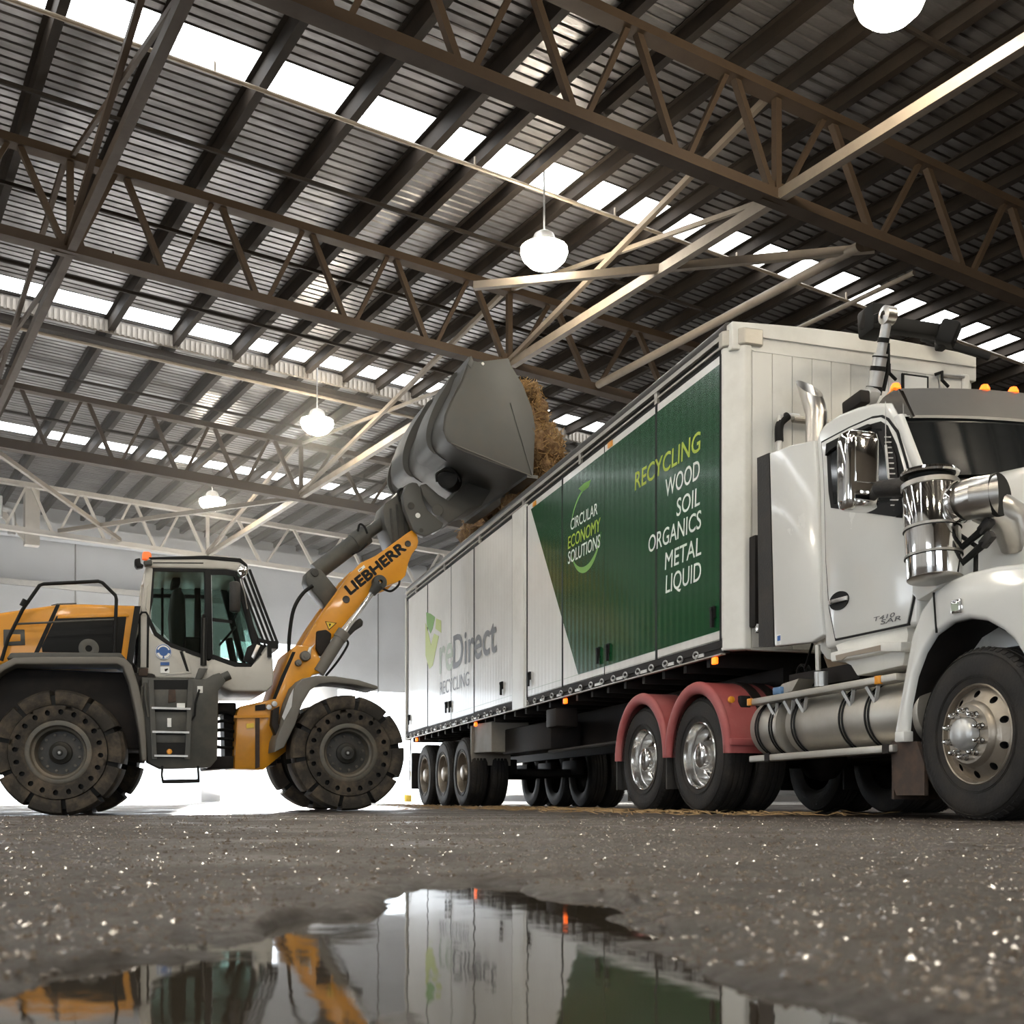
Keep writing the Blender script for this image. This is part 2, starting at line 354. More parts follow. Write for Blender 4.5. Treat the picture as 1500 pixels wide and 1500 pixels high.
o = MB().tube(smoothpath([(5.0, 40.2, 9.4), (5.25, 40.2, 9.35), (5.32, 40.2, 9.1), (5.3, 40.2, 8.6)], 5), 0.12, 12).obj('duct_elbow', M['galvanised'], **HROOT); tag(o, 'bent round duct at the end of the grey box duct', 'duct')
# posts outside the doorway
o = MB(); o.cyl((20.8, 43.2, -0.05), (20.8, 43.2, 1.25), 0.16, 16); tag(o.obj('bollard', M['yellow_post'], **HROOT), 'yellow bollard by the bright doorway behind the trailer', 'bollard')

# high bay lamps, a row along the shed
def make_lamp(a, b, label):
    z = 9.02
    root = tag(empty('pendant_lamp', hall(a, b, z), HROT), label, 'lamp', 'high bay lamps under the roof')
    s = MB(); s.lathe([(0.10, 0.30), (0.16, 0.26), (0.22, 0.10), (0.36, 0.0), (0.345, 0.0), (0.20, 0.09)], axis='z', n=28); s.obj('reflector', M['lamp_body'], root)
    s = MB(); s.lathe([(0.0, -0.30), (0.12, -0.285), (0.24, -0.235), (0.34, -0.14), (0.385, -0.03), (0.375, 0.04), (0.33, 0.06)], axis='z', n=32); s.obj('lens', M['lamp_lens'], root)  # bowl made wider than a real lens, so its shape imitates glare
    s = MB(); s.cyl((0,0,0.28), (0,0,1.42 + hz(a)), 0.015, 6); s.obj('rod', M['lamp_body'], root)
    return root
make_lamp(10.1, 15.9, 'bright high bay lamp over the trailer, right of the bucket')
make_lamp(10.1, 25.9, 'bright high bay lamp left of the raised bucket')
make_lamp(10.1, 34.4, 'bright high bay lamp above the loader cab')
make_lamp(10.2, 8.9, 'bright high bay lamp at the top right edge')
for a, b in ((10.1, 0.0), (6.0, -4.0), (14.0, -4.0), (-1.5, -4.0), (2.0, 0.0), (2.0, 8.4), (2.0, -7.5), (10.1, -7.5), (18.0, 0.0), (-5.5, 0.0), (-5.5, 8.9), (-5.5, 17.0), (-5.5, 25.9)):  # unseen lamps added to light the truck, trailer and loader
    make_lamp(a, b, 'high bay lamp added outside the frame to brighten the vehicles')

# dust hanging in the air of the shed
hm = bpy.data.materials.new('dust_haze'); hm.use_nodes = True; nt = hm.node_tree; nt.nodes.clear(); o_ = nt.nodes.new('ShaderNodeOutputMaterial'); v_ = nt.nodes.new('ShaderNodeVolumeScatter')
v_.inputs['Density'].default_value = 0.010; v_.inputs['Anisotropy'].default_value = 0.55; v_.inputs['Color'].default_value = (1.0, 0.98, 0.95, 1); nt.links.new(v_.outputs[0], o_.inputs['Volume'])
o = MB().box((A0 + 0.3, 21.0, 0.25), (A1 - 0.3, 44.2, 9.5)).obj('dust_haze', hm, smooth=0); tag(o, 'thin pale dust haze filling the shed', 'haze', kind='stuff')
# ================================================================ floor and puddle
def ramp_node(N, a, b):
    r = N.new('ShaderNodeValToRGB'); r.color_ramp.elements[0].position = a; r.color_ramp.elements[1].position = b; return r
def ground_material():
    m = bpy.data.materials.new('wet_dirt'); m.use_nodes = True; nt = m.node_tree; N = nt.nodes; Lk = nt.links.new; b = N['Principled BSDF']
    tc = N.new('ShaderNodeTexCoord'); o = tc.outputs['Object']
    def noi(sc, det=8, rough=0.6):
        n = N.new('ShaderNodeTexNoise'); n.inputs['Scale'].default_value = sc; n.inputs['Detail'].default_value = det; n.inputs['Roughness'].default_value = rough; Lk(o, n.inputs['Vector']); return n.outputs['Fac']
    def mix(f, c1, c2):
        x = N.new('ShaderNodeMixRGB'); Lk(f, x.inputs[0])
        for i, c in ((1, c1), (2, c2)):
            if isinstance(c, tuple): x.inputs[i].default_value = (*c, 1)
            else: Lk(c, x.inputs[i])
        return x.outputs[0]
    def ramp(f, a, c):
        r = ramp_node(N, a, c); Lk(f, r.inputs[0]); return r.outputs[0]
    big = ramp(noi(0.55), 0.35, 0.65); fine = noi(38, 10, 0.75); mid = noi(5.0)
    c = mix(big, (0.044, 0.033, 0.0245), (0.078, 0.061, 0.046))
    c = mix(ramp(mid, 0.45, 0.7), c, (0.070, 0.052, 0.037))
    v = N.new('ShaderNodeTexVoronoi'); v.inputs['Scale'].default_value = 55; Lk(o, v.inputs['Vector'])
    v2 = N.new('ShaderNodeTexVoronoi'); v2.inputs['Scale'].default_value = 17; Lk(o, v2.inputs['Vector'])
    sp = ramp(v.outputs['Distance'], 0.10, 0.30)
    c = mix(sp, (0.17, 0.14, 0.11), c)
    c = mix(ramp(fine, 0.35, 0.7), c, (0.042, 0.032, 0.025))
    # the paler floor further down the shed
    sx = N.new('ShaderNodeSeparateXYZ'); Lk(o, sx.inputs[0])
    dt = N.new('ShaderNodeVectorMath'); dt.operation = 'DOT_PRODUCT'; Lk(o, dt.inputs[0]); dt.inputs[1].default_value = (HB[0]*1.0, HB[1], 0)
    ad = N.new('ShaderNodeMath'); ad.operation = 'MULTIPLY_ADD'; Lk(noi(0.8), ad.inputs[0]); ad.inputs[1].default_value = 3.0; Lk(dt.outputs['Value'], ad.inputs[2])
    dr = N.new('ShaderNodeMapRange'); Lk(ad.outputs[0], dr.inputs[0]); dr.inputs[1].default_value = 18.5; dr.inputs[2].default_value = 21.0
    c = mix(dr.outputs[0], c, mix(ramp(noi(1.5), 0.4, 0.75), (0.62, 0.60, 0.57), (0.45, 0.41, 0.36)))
    lowr = N.new('ShaderNodeMapRange'); Lk(sx.outputs[2], lowr.inputs[0]); lowr.inputs[1].default_value = -0.004; lowr.inputs[2].default_value = 0.006; lowr.inputs[3].default_value = 1.0; lowr.inputs[4].default_value = 0.0
    nearr = N.new('ShaderNodeMapRange'); Lk(sx.outputs[1], nearr.inputs[0]); nearr.inputs[1].default_value = 4.0; nearr.inputs[2].default_value = 6.0; nearr.inputs[3].default_value = 1.0; nearr.inputs[4].default_value = 0.0
    wetm = N.new('ShaderNodeMath'); wetm.operation = 'MULTIPLY'; Lk(lowr.outputs[0], wetm.inputs[0]); Lk(nearr.outputs[0], wetm.inputs[1])
    patch = ramp(noi(2.6, 9, 0.7), 0.50, 0.62)
    c = mix(patch, c, (0.034, 0.026, 0.020))
    c = mix(wetm.outputs[0], c, (0.030, 0.023, 0.017))
    Lk(c, b.inputs['Base Color'])
    wet = ramp(noi(1.1, 5), 0.42, 0.62)
    rg = N.new('ShaderNodeMapRange'); Lk(wet, rg.inputs[0]); rg.inputs[3].default_value = 0.60; rg.inputs[4].default_value = 0.26
    Lk(rg.outputs[0], b.inputs['Roughness']); b.inputs['Specular IOR Level'].default_value = 0.45
    ht = N.new('ShaderNodeMath'); ht.operation = 'MULTIPLY_ADD'; Lk(fine, ht.inputs[0]); ht.inputs[1].default_value = 0.6
    h2 = N.new('ShaderNodeMath'); h2.operation = 'MULTIPLY_ADD'; Lk(v.outputs['Distance'], h2.inputs[0]); h2.inputs[1].default_value = -0.5; Lk(mid, h2.inputs[2])
    Lk(h2.outputs[0], ht.inputs[2])
    bp = N.new('ShaderNodeBump'); bp.inputs['Strength'].default_value = 1.0; bp.inputs['Distance'].default_value = 0.02; Lk(ht.outputs[0], bp.inputs['Height']); Lk(bp.outputs['Normal'], b.inputs['Normal'])
    return m
def axis_lines(c0, c1, d0, lo, hi, g=1.09):
    xs = [c0 + (c1-c0)*i/max(1, round((c1-c0)/d0)) for i in range(max(1, round((c1-c0)/d0))+1)]
    d = d0
    while xs[-1] < hi: d = min(d*g, 1.2); xs.append(xs[-1] + d)
    d = d0; ys = []
    x = c0
    while x > lo: d = min(d*g, 1.2); x -= d; ys.append(x)
    return ys[::-1] + xs
XS = axis_lines(-0.55, 0.60, 0.0085, -42, 42, 1.055); YS = axis_lines(0.60, 2.1, 0.0085, -32, 62, 1.055)
def sstep(a, b, x):
    t = max(0, min(1, (x-a)/(b-a))); return t*t*(3-2*t)
# outline of the puddle on the floor: (distance, left edge, right edge)
PUD = [(0.30, -0.34, 0.30), (0.69, -0.38, 0.26), (0.79, -0.38, 0.20), (0.88, -0.34, 0.155), (1.00, -0.27, 0.125), (1.20, -0.27, 0.105), (1.43, -0.20, 0.11), (1.63, -0.185, 0.085), (1.76, -0.17, 0.03), (1.88, -0.15, -0.04)]
def pud_in(x, y):                           # >0 inside, metres from the edge, roughly
    if y < PUD[0][0]: return min(x + 0.5, 0.6 - x)
    if y > PUD[-1][0]: return PUD[-1][0] - y
    for i in range(len(PUD)-1):
        if PUD[i][0] <= y <= PUD[i+1][0]:
            t = (y - PUD[i][0])/(PUD[i+1][0]-PUD[i][0]); l = PUD[i][1]*(1-t)+PUD[i+1][1]*t; r = PUD[i][2]*(1-t)+PUD[i+1][2]*t
            return min(x - l, r - x, (PUD[-1][0]-y)*0.6)
def ground_z(x, y):
    n1 = noise.noise((x*0.5, y*0.5, 1.3)); n2 = noise.noise((x*2.3, y*2.3, 4.1)); n3 = noise.noise((x*9, y*9, 7.7)); n4 = noise.noise((x*31, y*31, 2.2))
    far = sstep(5, 9, y)
    n5 = noise.noise((x*70, y*70, 6.1)) if y < 5 and abs(x) < 3 else 0
    z = (0.004*n1 + 0.004*n2)*(1-far) + 0.0040*n3*(1-0.6*far) + 0.0022*n4 + 0.0012*n5
    z += 0.009*(1-far)
    z -= 0.088*sstep(0.0, 1.0, 1 - math.hypot((x+6.2)/6.0, (y-14.3)/5.5)*0.82)*1.0 if y > 8 else 0
    if y < 4:
        d = pud_in(x, y) + 0.075*noise.noise((x*5.1, y*3.1, 9.0)) + (0.05 + 0.06*sstep(0.05, 0.25, -x))*noise.noise((x*14, y*9.1, 3.0)) + 0.022*noise.noise((x*40, y*26, 3.0))
        z -= 0.026*sstep(-0.05, 0.09, d)
        z -= 0.016*sstep(0.12, 0.36, noise.noise((x*8.0 + 2, y*3.6, 12.0)))*sstep(-0.22, -0.05, d)
    return z
gv = [(x, y, ground_z(x, y)) for y in YS for x in XS]; nx = len(XS)
gf = [[j*nx+i, j*nx+i+1, (j+1)*nx+i+1, (j+1)*nx+i] for j in range(len(YS)-1) for i in range(nx-1)]
me = bpy.data.meshes.new('floor'); me.from_pydata(gv, [], gf); me.polygons.foreach_set('use_smooth', [True]*len(gf)); me.materials.append(ground_material()); me.update()
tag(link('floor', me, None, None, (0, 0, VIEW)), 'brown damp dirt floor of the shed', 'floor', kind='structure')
mat('puddle_water', (0.032, 0.026, 0.019), 0.03, spec=1.0, bump=0.015, bscale=14.0)
wm = MB(); wm.add([(-0.8, 0.25, -0.0045), (0.7, 0.25, -0.0045), (0.5, 2.2, -0.0045), (-0.5, 2.2, -0.0045)], [[0,1,2,3]])
tag(wm.obj('puddle', M['puddle_water'], smooth=0, rot=(0, 0, VIEW)), 'still puddle mirroring the trailer in the near dirt', 'puddle', kind='stuff')

# loose gravel and clods lying on the dirt
mat('gravel', (0.115, 0.092, 0.07), 0.16, var=0.85, vscale=9.0, spec=0.5)
mb = MB(); random.seed(11)
def stone(mb, x, y, r):
    z = ground_z(x, y); a = random.uniform(0, PI); c, s = math.cos(a)*r, math.sin(a)*r; e = random.uniform(0.6, 1.0); h = r*random.uniform(0.35, 0.8)
    mb.add([(x+c, y+s, z), (x-s*e, y+c*e, z+h*0.15), (x-c*0.9, y-s*0.9, z), (x+s*e, y-c*e, z), (x + c*0.2, y + s*0.2, z+h), (x, y, z-h*0.5)], [[0,1,4],[1,2,4],[2,3,4],[3,0,4],[1,0,5],[2,1,5],[3,2,5],[0,3,5]])
k = 0
while k < 21000:
    y = 0.62*math.exp(random.random()*2.75); x = random.uniform(-0.62, 0.62)*y*1.0
    if y < 2.2 and pud_in(x, y) > -0.02: continue
    if y > 8 and x > 1: continue
    k += 1; stone(mb, x, y, random.choice((0.0018, 0.0024, 0.0032, 0.0050))*(0.7 + 0.30*y**0.75)*random.uniform(0.7, 1.3))
o = mb.obj('loose_gravel', M['gravel'], smooth=0, fix=False, rot=(0, 0, VIEW)); tag(o, 'loose gravel and clods scattered over the dirt floor', 'gravel', kind='stuff')
# straw and shreds dropped beside the trailer
mat('straw', (0.26, 0.165, 0.07), 0.8, var=0.5, vscale=6)
mb = MB()
for _ in range(900):
    t = random.uniform(-1.5, 11.5); n_ = random.gauss(-0.15, 0.45); x = TA[0] - TF[0]*t + TN[0]*n_; y = TA[1] - TF[1]*t + TN[1]*n_
    z = ground_z(x, y) + 0.012; a = random.uniform(0, PI); l = random.uniform(0.03, 0.11); w_ = random.uniform(0.004, 0.010); dx, dy = math.cos(a), math.sin(a); h = random.uniform(0.0, 0.03)
    mb.add([(x - dx*l - dy*w_, y - dy*l + dx*w_, z), (x - dx*l + dy*w_, y - dy*l - dx*w_, z), (x + dx*l + dy*w_, y + dy*l - dx*w_, z + h), (x + dx*l - dy*w_, y + dy*l + dx*w_, z + h), (x, y, z + h*0.5 + w_)], [[0,1,4],[1,2,4],[2,3,4],[3,0,4],[0,3,2,1]])
o = mb.obj('spilled_straw', M['straw'], smooth=0, fix=False, rot=(0, 0, VIEW)); tag(o, 'yellowish straw and bark shreds strewn beside the trailer wheels', 'straw', kind='stuff')
# ================================================================ road vehicle materials
mat('white_gelcoat', (0.72, 0.71, 0.675), 0.30, 0.0, coat=0.25, dirt=(0.45, 0.43, 0.38), dscale=0.9, damt=0.35, wave=(8.0, 0.10))
mat('white_paint', (0.72, 0.72, 0.69), 0.22, 0.0, coat=0.6, dirt=(0.55, 0.53, 0.48), dscale=1.2, damt=0.2)
mat('trailer_white', (0.76, 0.75, 0.70), 0.38, 0.0, coat=0.1, dirt=(0.44, 0.42, 0.36), dscale=1.4, damt=0.45)
mat('livery_green', (0.004, 0.060, 0.017), 0.22, 0.0, spec=0.35, coat=0.12, var=0.15, vscale=0.6, wave=(8.0, 0.06))
mat('decal_white', (0.78, 0.78, 0.75), 0.35)
mat('decal_lime', (0.42, 0.50, 0.04), 0.35)
mat('decal_grey', (0.115, 0.115, 0.12), 0.4)
mat('decal_pale', (0.36, 0.42, 0.33), 0.4)
mat('decal_leaf', (0.16, 0.36, 0.06), 0.4)
mat('decal_leaf_pale', (0.48, 0.56, 0.16), 0.4)
mat('black_rubber', (0.022, 0.021, 0.020), 0.65, bump=0.25, bscale=60, dirt=(0.075, 0.062, 0.05), dscale=5, damt=0.5)
mat('tyre_rubber', (0.016, 0.0148, 0.0138), 0.62, spec=0.3, bump=0.2, bscale=45, dirt=(0.062, 0.05, 0.039), dscale=3.5, damt=0.6)
mat('chassis_black', (0.014, 0.012, 0.011), 0.65, 0.0, spec=0.25, dirt=(0.045, 0.034, 0.027), dscale=3, damt=0.5)
mat('seal_black', (0.007, 0.007, 0.0065), 0.6, spec=0.25)
mat('tarp_dark', (0.045, 0.042, 0.038), 0.5, bump=0.2, bscale=12)
mat('aluminium', (0.50, 0.475, 0.425), 0.45, 0.8, var=0.15, vscale=5, dirt=(0.3, 0.26, 0.2), dscale=2.5, damt=0.5)
mat('chrome', (0.80, 0.79, 0.77), 0.07, 1.0)
mat('polished_alloy', (0.74, 0.73, 0.71), 0.17, 1.0, var=0.06, vscale=6)
mat('brushed_steel', (0.52, 0.50, 0.47), 0.30, 1.0, var=0.1, vscale=4)
mat('cast_wheel', (0.34, 0.30, 0.25), 0.36, 0.75, var=0.2, vscale=6, dirt=(0.18, 0.14, 0.10), dscale=5, damt=0.6)
mat('faded_red', (0.34, 0.075, 0.072), 0.55, dirt=(0.42, 0.16, 0.15), dscale=2.5, damt=0.7)
mat('amber_lit', (1.0, 0.25, 0.02), 0.4, emit=(1.0, 0.12, 0.006), estr=3.0)
mat('amber_lens', (0.75, 0.30, 0.02), 0.3)
mat('dark_glass', (0.012, 0.014, 0.015), 0.06, 0.0, spec=0.6, coat=0.3)
mat('guard_paint', (0.24, 0.215, 0.18), 0.6, dirt=(0.12, 0.10, 0.08), dscale=3)
mat('rust_flap', (0.05, 0.034, 0.026), 0.8, dirt=(0.10, 0.06, 0.04), dscale=14, damt=0.8)

# ================================================================ wheels for both road vehicles
TYRE = [(0.292, 0.045), (0.30, 0.012), (0.34, 0.002), (0.42, 0.0), (0.462, 0.006), (0.492, 0.022), (0.507, 0.045), (0.51, 0.06), (0.51, 0.085), (0.499, 0.088), (0.499, 0.096), (0.51, 0.099),
        (0.51, 0.135), (0.499, 0.138), (0.499, 0.146), (0.51, 0.149), (0.51, 0.185), (0.499, 0.188), (0.499, 0.196), (0.51, 0.199), (0.51, 0.235), (0.49, 0.265), (0.42, 0.285), (0.34, 0.283), (0.29, 0.24)]
def tyre_mesh(name='tyre'):
    mb = MB(); mb.lathe(TYRE, n=64)
    for r in (0.335, 0.345, 0.475): mb.lathe([(r-0.002, 0.006), (r, -0.001), (r+0.002, 0.006)], n=64)
    for k in range(64):                      # shoulder lugs
        a = 2*PI*(k+0.25)/64; b = 2*PI*(k+0.75)/64
        ring = lambda r, y: [(r*math.cos(q), y, r*math.sin(q)) for q in (a, b)]
        p = ring(0.493, 0.019) + ring(0.513, 0.046)[::-1]; q = ring(0.480, 0.024) + ring(0.500, 0.052)[::-1]
        mb.skin([p, q])
    return mb.mesh(name, M['tyre_rubber'], smooth=40)
TYRE_ME = tyre_mesh()
def steer_rim():
    a = MB(); a.lathe([(0.296, 0.05), (0.300, 0.016), (0.292, 0.008), (0.285, 0.012), (0.280, 0.040), (0.276, 0.046)], n=64)
    a.holed_ring(0.195, 0.276, 10, 0.022, 0.022, -0.005, 0.046, 0.05)
    a.lathe([(0.195, -0.005), (0.188, -0.030), (0.172, -0.044), (0.10, -0.044)], n=64)
    h = MB(); h.lathe([(0.096, -0.044), (0.093, -0.085), (0.088, -0.10), (0.065, -0.118), (0.03, -0.127), (0.0, -0.128)], n=40)
    nut = MB(); nut.lathe([(0.023, 0), (0.023, -0.016), (0.019, -0.022), (0.019, -0.042), (0.014, -0.048), (0.015, -0.062), (0.009, -0.074), (0.0, -0.076)], n=14)
    return a.mesh('rim', [M['cast_wheel'], M['seal_black']]), h.mesh('hub_cap', M['galvanised']), nut.mesh('lug_nut', M['chrome'])
def drive_rim(m):
    a = MB(); a.lathe([(0.296, 0.05), (0.300, 0.016), (0.290, 0.006), (0.282, 0.012), (0.272, 0.05), (0.268, 0.085), (0.258, 0.09), (0.252, 0.15), (0.235, 0.175), (0.20, 0.17), (0.165, 0.155)], n=64)
    a.holed_ring(0.165, 0.225, 10, 0.016, 0.018, 0.155, 0.172, 0.04)
    a.lathe([(0.165, 0.155), (0.11, 0.155)], n=40)
    h = MB(); h.lathe([(0.125, 0.155), (0.118, 0.05), (0.108, 0.02), (0.09, 0.008), (0.06, 0.0), (0.0, -0.004)], n=40)
    nut = MB(); nut.lathe([(0.016, 0.155), (0.016, 0.128), (0.010, 0.118), (0.0, 0.115)], n=10)
    return a.mesh('rim', [m, M['seal_black']]), h.mesh('hub', m), nut.mesh('lug_nut', m)
STEER = steer_rim(); DRIVE = drive_rim(M['polished_alloy']); TRL = drive_rim(M['cast_wheel'])
def put_wheel(parent, x, y, R, kit, side=1, nuts=10, nr=0.145, dual=True, turn=0.0, ny=0.0):
    k = R/0.51
    t = link('tyre', TYRE_ME, parent, (x, y, R), (0, turn, 0 if side > 0 else PI)); t.scale = (k, 1, k)
    link('rim', kit[0], t); link('hub', kit[1], t)
    for i in range(nuts):
        a = 2*PI*(i+0.5)/nuts; link('lug_nut', kit[2], t, (nr*math.cos(a), ny, nr*math.sin(a)))
    if dual:
        d = link('tyre', TYRE_ME, parent, (x, y + 0.32*side, R), (0, 0.4, 0 if side > 0 else PI)); d.scale = (k, 1, k)

# ================================================================ walking floor trailer
tr = tag(empty('trailer', W(*TA), TROT), 'long white and green tipping-floor trailer with lettered side doors', 'trailer')
pb0, pb1, pt0, pt1 = T(594.7, 1075), T(1058, 940), T(598, 877.3), T(1052, 520.7)
XR, XF = pb0[0], 0.0
def zb(x): return pb0[1] + (pb1[1]-pb0[1])*(x - pb0[0])/(pb1[0]-pb0[0])
def zt(x): return pt0[1] + (pt1[1]-pt0[1])*(x - pt0[0])/(pt1[0]-pt0[0])
def run(mb, y0, y1, zlo, zhi, x0=None, x1=None, off=None):     # a long member that follows the slight nose-up set of the body
    x0 = XR if x0 is None else x0; x1 = XF if x1 is None else x1; f = off or zb
    return mb.skin([[(x, y0, f(x)+zlo), (x, y1, f(x)+zlo), (x, y1, f(x)+zhi), (x, y0, f(x)+zhi)] for x in (x0, x1)])
mb = MB(); mb.skin([[(x, y, z) for y, z in ((0.03, zb(x)), (0.08, zb(x)), (0.08, zt(x)), (0.03, zt(x)))] for x in (XR, XF)]); mb.obj('near_side_frame', M['seal_black'], tr, smooth=0)  # frame coloured black so the gaps between doors look shaded
mb = MB(); mb.skin([[(x, y, z) for y, z in ((2.44, zb(x)), (2.50, zb(x)), (2.50, zt(x)), (2.44, zt(x)))] for x in (XR, XF)]); mb.obj('far_side_wall', M['trailer_white'], tr, smooth=0)
mb = MB(); run(mb, 0.0, 2.5, -0.05, 0.03); mb.obj('load_floor', M['chassis_black'], tr, smooth=0)
mb = MB(); mb.box((XR-0.05, 0.03, zb(XR)-0.05), (XR+0.02, 2.47, zt(XR)-0.05)); mb.obj('rear_door', M['trailer_white'], tr, smooth=0, bevel=0.01)
mb = MB(); mb.box((XR-0.06, -0.005, zb(XR)-0.12), (XR-0.0, 0.10, zt(XR)+0.06)); mb.obj('rear_post', M['trailer_white'], tr, smooth=0, bevel=0.012)
# side doors
DX = [T(px, py)[0] for px, py in ((598, 1074), (626.5, 1065), (661, 1055.5), (694.5, 1046), (751, 1030))]
DX2 = [T(px, py)[0] for px, py in ((772, 1024.5), (824, 1009), (885.5, 991), (961.5, 968.5), (1056, 941))]
doors = []
def door_panel(x0, x1, g0, g1):
    a, b = x0 + g0, x1 - g1
    mb = MB(); mb.prism([(a, zb(a)+0.012), (b, zb(b)+0.012), (b, zt(b)-0.012), (a, zt(a)-0.012)], 0.0, 0.03)
    d = mb.obj('side_door', M['white_gelcoat'], tr, smooth=0, bevel=0.004)
    s = MB(); s.prism([(a+0.02, zb(a)+0.098), (b-0.02, zb(b)+0.098), (b-0.02, zb(b)+0.104), (a+0.02, zb(a)+0.104)], -0.0015, 0.001); s.obj('seam', M['decal_pale'], d, smooth=0)
    doors.append(d); return d
for g in (DX, DX2):
    for i in range(4):
        door_panel(g[i], g[i+1], 0.022 if i != 2 else 0.006, 0.022 if i != 1 else 0.006)
for x, wd_ in [(v, 0.042) for k, v in enumerate(DX[:4] + DX2[1:4]) if k not in (2, 5)] + [(DX[4] - 0.004, 0.03), (DX2[0] + 0.004, 0.03), (DX2[4] - 0.004, 0.03)] + [(DX[2], 0.008), (DX2[2], 0.010)]:
    mb = MB(); mb.prism([(x - wd_/2, zb(x)+0.01), (x + wd_/2, zb(x)+0.01), (x + wd_/2, zt(x)-0.01), (x - wd_/2, zt(x)-0.01)], -0.0035, 0.03); mb.obj('door_gap_strip', M['seal_black'], tr, smooth=0)  # black strips painted in for the shade of the door gaps
a, b = DX[4] + 0.01, DX2[0] - 0.012
mb = MB(); mb.prism([(a, zb(a)-0.10), (b, zb(b)-0.10), (b, zt(b)+0.03), (a, zt(a)+0.03)], -0.012, 0.05); mb.prism([(b-0.10, zb(b)-0.10), (b-0.06, zb(b)-0.10), (b-0.06, zt(b)+0.02), (b-0.10, zt(b)+0.02)], -0.022, 0.0)
mb.obj('centre_post', M['trailer_white'], tr, smooth=0, bevel=0.006)
def latch(px, py, d, ln=0.16):
    x, z = T(px, py); mb = MB(); mb.box((x-0.035, -0.02, z-0.05), (x+0.035, 0.0, z+0.05)); mb.box((x-0.018, -0.035, z-0.05-ln*0.5), (x+0.018, -0.012, z+0.02)); mb.cyl((x, -0.04, z+0.025), (x, 0, z+0.025), 0.02, 10)
    mb.obj('door_latch', M['seal_black'], d, smooth=0)
for px, py, k in ((600.5, 1051, 0), (655, 1032.5, 1), (660.5, 1031.5, 2), (736, 1004, 3), (776.5, 990, 4), (878, 955, 5), (892, 950, 6), (1046.5, 897, 7)): latch(px, py, doors[k])
# green livery, one sheet per door, cut by the slanting edge
dl0, dl1 = T(778, 747), T(848, 991)
def diag_x(z): return dl0[0] + (dl1[0]-dl0[0])*(z - dl0[1])/(dl1[1]-dl0[1])
def diag_z(x): return dl0[1] + (dl1[1]-dl0[1])*(x - dl0[0])/(dl1[0]-dl0[0])
def gt(x): return zt(x) - 0.085
def gb(x): return zb(x) + 0.10
for i in range(4):
    x0 = DX2[i] + (0.022 if i != 2 else 0.006); x1 = DX2[i+1] - (0.022 if i != 1 else 0.006)
    if i == 0: poly = [(x1, diag_z(x1)), (x1, gt(x1)), (dl0[0], gt(dl0[0]))]
    elif i == 1: poly = [(x0, diag_z(x0)), (diag_x(gb(dl1[0])), gb(dl1[0])), (x1, gb(x1)), (x1, gt(x1)), (x0, gt(x0))]
    else: poly = [(x0, gb(x0)), (x1, gb(x1)), (x1, gt(x1)), (x0, gt(x0))]
    mb = MB(); mb.prism(poly, -0.003, 0.0); o = mb.obj('livery_sheet', M['livery_green'], doors[4+i], smooth=0); o['label'] = 'dark green livery sheet'
def side_text(body, pl, pr, ptop, m, par, bold=0.0, shear=0.0):
    xl = T(*pl, -0.005)[0]; xr, z = T(*pr, -0.005); zc = T(pr[0], ptop, -0.005)[1]
    lettering('lettering', body, m, par, (xl, -0.005, z), zc - z, xr - xl, bold=bold, shear=shear)
side_text('RECYCLING', (930, 716), (1026, 659), 629, M['decal_lime'], doors[7], 0.016, 0.08)
for body, pl, pr, pt_ in (('WOOD', (975, 731), (1025, 700), 671), ('SOIL', (991, 760), (1025, 739), 711), ('ORGANICS', (950, 813), (1027, 773), 745), ('METAL', (974, 842), (1027, 812), 784), ('LIQUID', (975, 872), (1027, 849), 820)):
    side_text(body, pl, pr, pt_, M['decal_white'], doors[7], 0.008, 0.08)
side_text('CIRCULAR', (836, 778), (875, 753), 735, M['decal_white'], doors[5], 0.008, 0.08)
side_text('ECONOMY', (832, 803), (879.5, 777), 757, M['decal_lime'], doors[5], 0.014, 0.08)
side_text('SOLUTIONS', (832, 827), (879, 801), 781, M['decal_white'], doors[5], 0.008, 0.08)
def arc(cx, cz, r, w, q0, q1, m, y=-0.0045, par=None):
    n = 28; ring0, ring1 = [], []
    for k in range(n+1):
        t = k/n; q = math.radians(q0 + (q1-q0)*t); ww = w*math.sin(PI*min(max(t, 0.02), 0.98))
        ring0.append((cx + r*math.cos(q), y, cz + r*math.sin(q))); ring1.append((cx + (r-ww)*math.cos(q), y, cz + (r-ww)*math.sin(q)))
    mb = MB(); mb.skin([ring0, ring1], caps=False, ringclosed=False); mb.obj('logo_ring', m, par, smooth=0)
cxz = T(858, 776); rr = T(853, 841)[1]; rr = cxz[1] - rr
arc(cxz[0], cxz[1], rr, 0.07, 205, 345, M['decal_leaf'], par=doors[5]); arc(cxz[0], cxz[1], rr, 0.03, 75, 165, M['decal_leaf'], par=doors[5])
def flat(pts, m, name, par, y=-0.004):
    mb = MB(); mb.prism([T(px, py) for px, py in pts], y, y+0.003); mb.obj(name, m, par, smooth=0)
flat([(848, 716), (856, 708), (866, 703), (862, 714), (854, 720)], M['decal_leaf'], 'logo_leaf', doors[5], -0.0045)
side_text('Direct', (664, 978.5), (727, 953), 897, M['decal_grey'], doors[3], 0.022)
side_text('re', (644, 987), (663, 979), 917, M['decal_pale'], doors[1], 0.018)
side_text('RECYCLING', (644.5, 1019), (687, 1004), 982, M['decal_grey'], doors[2], 0.0)
flat([(624.6, 897), (631, 899), (637.5, 904), (634, 921), (630.8, 928), (625.6, 916)], M['decal_leaf'], 'logo_leaf', doors[1])
flat([(639, 906), (646.3, 909), (646.5, 927), (638.2, 921)], M['decal_leaf_pale'], 'logo_leaf', doors[1])
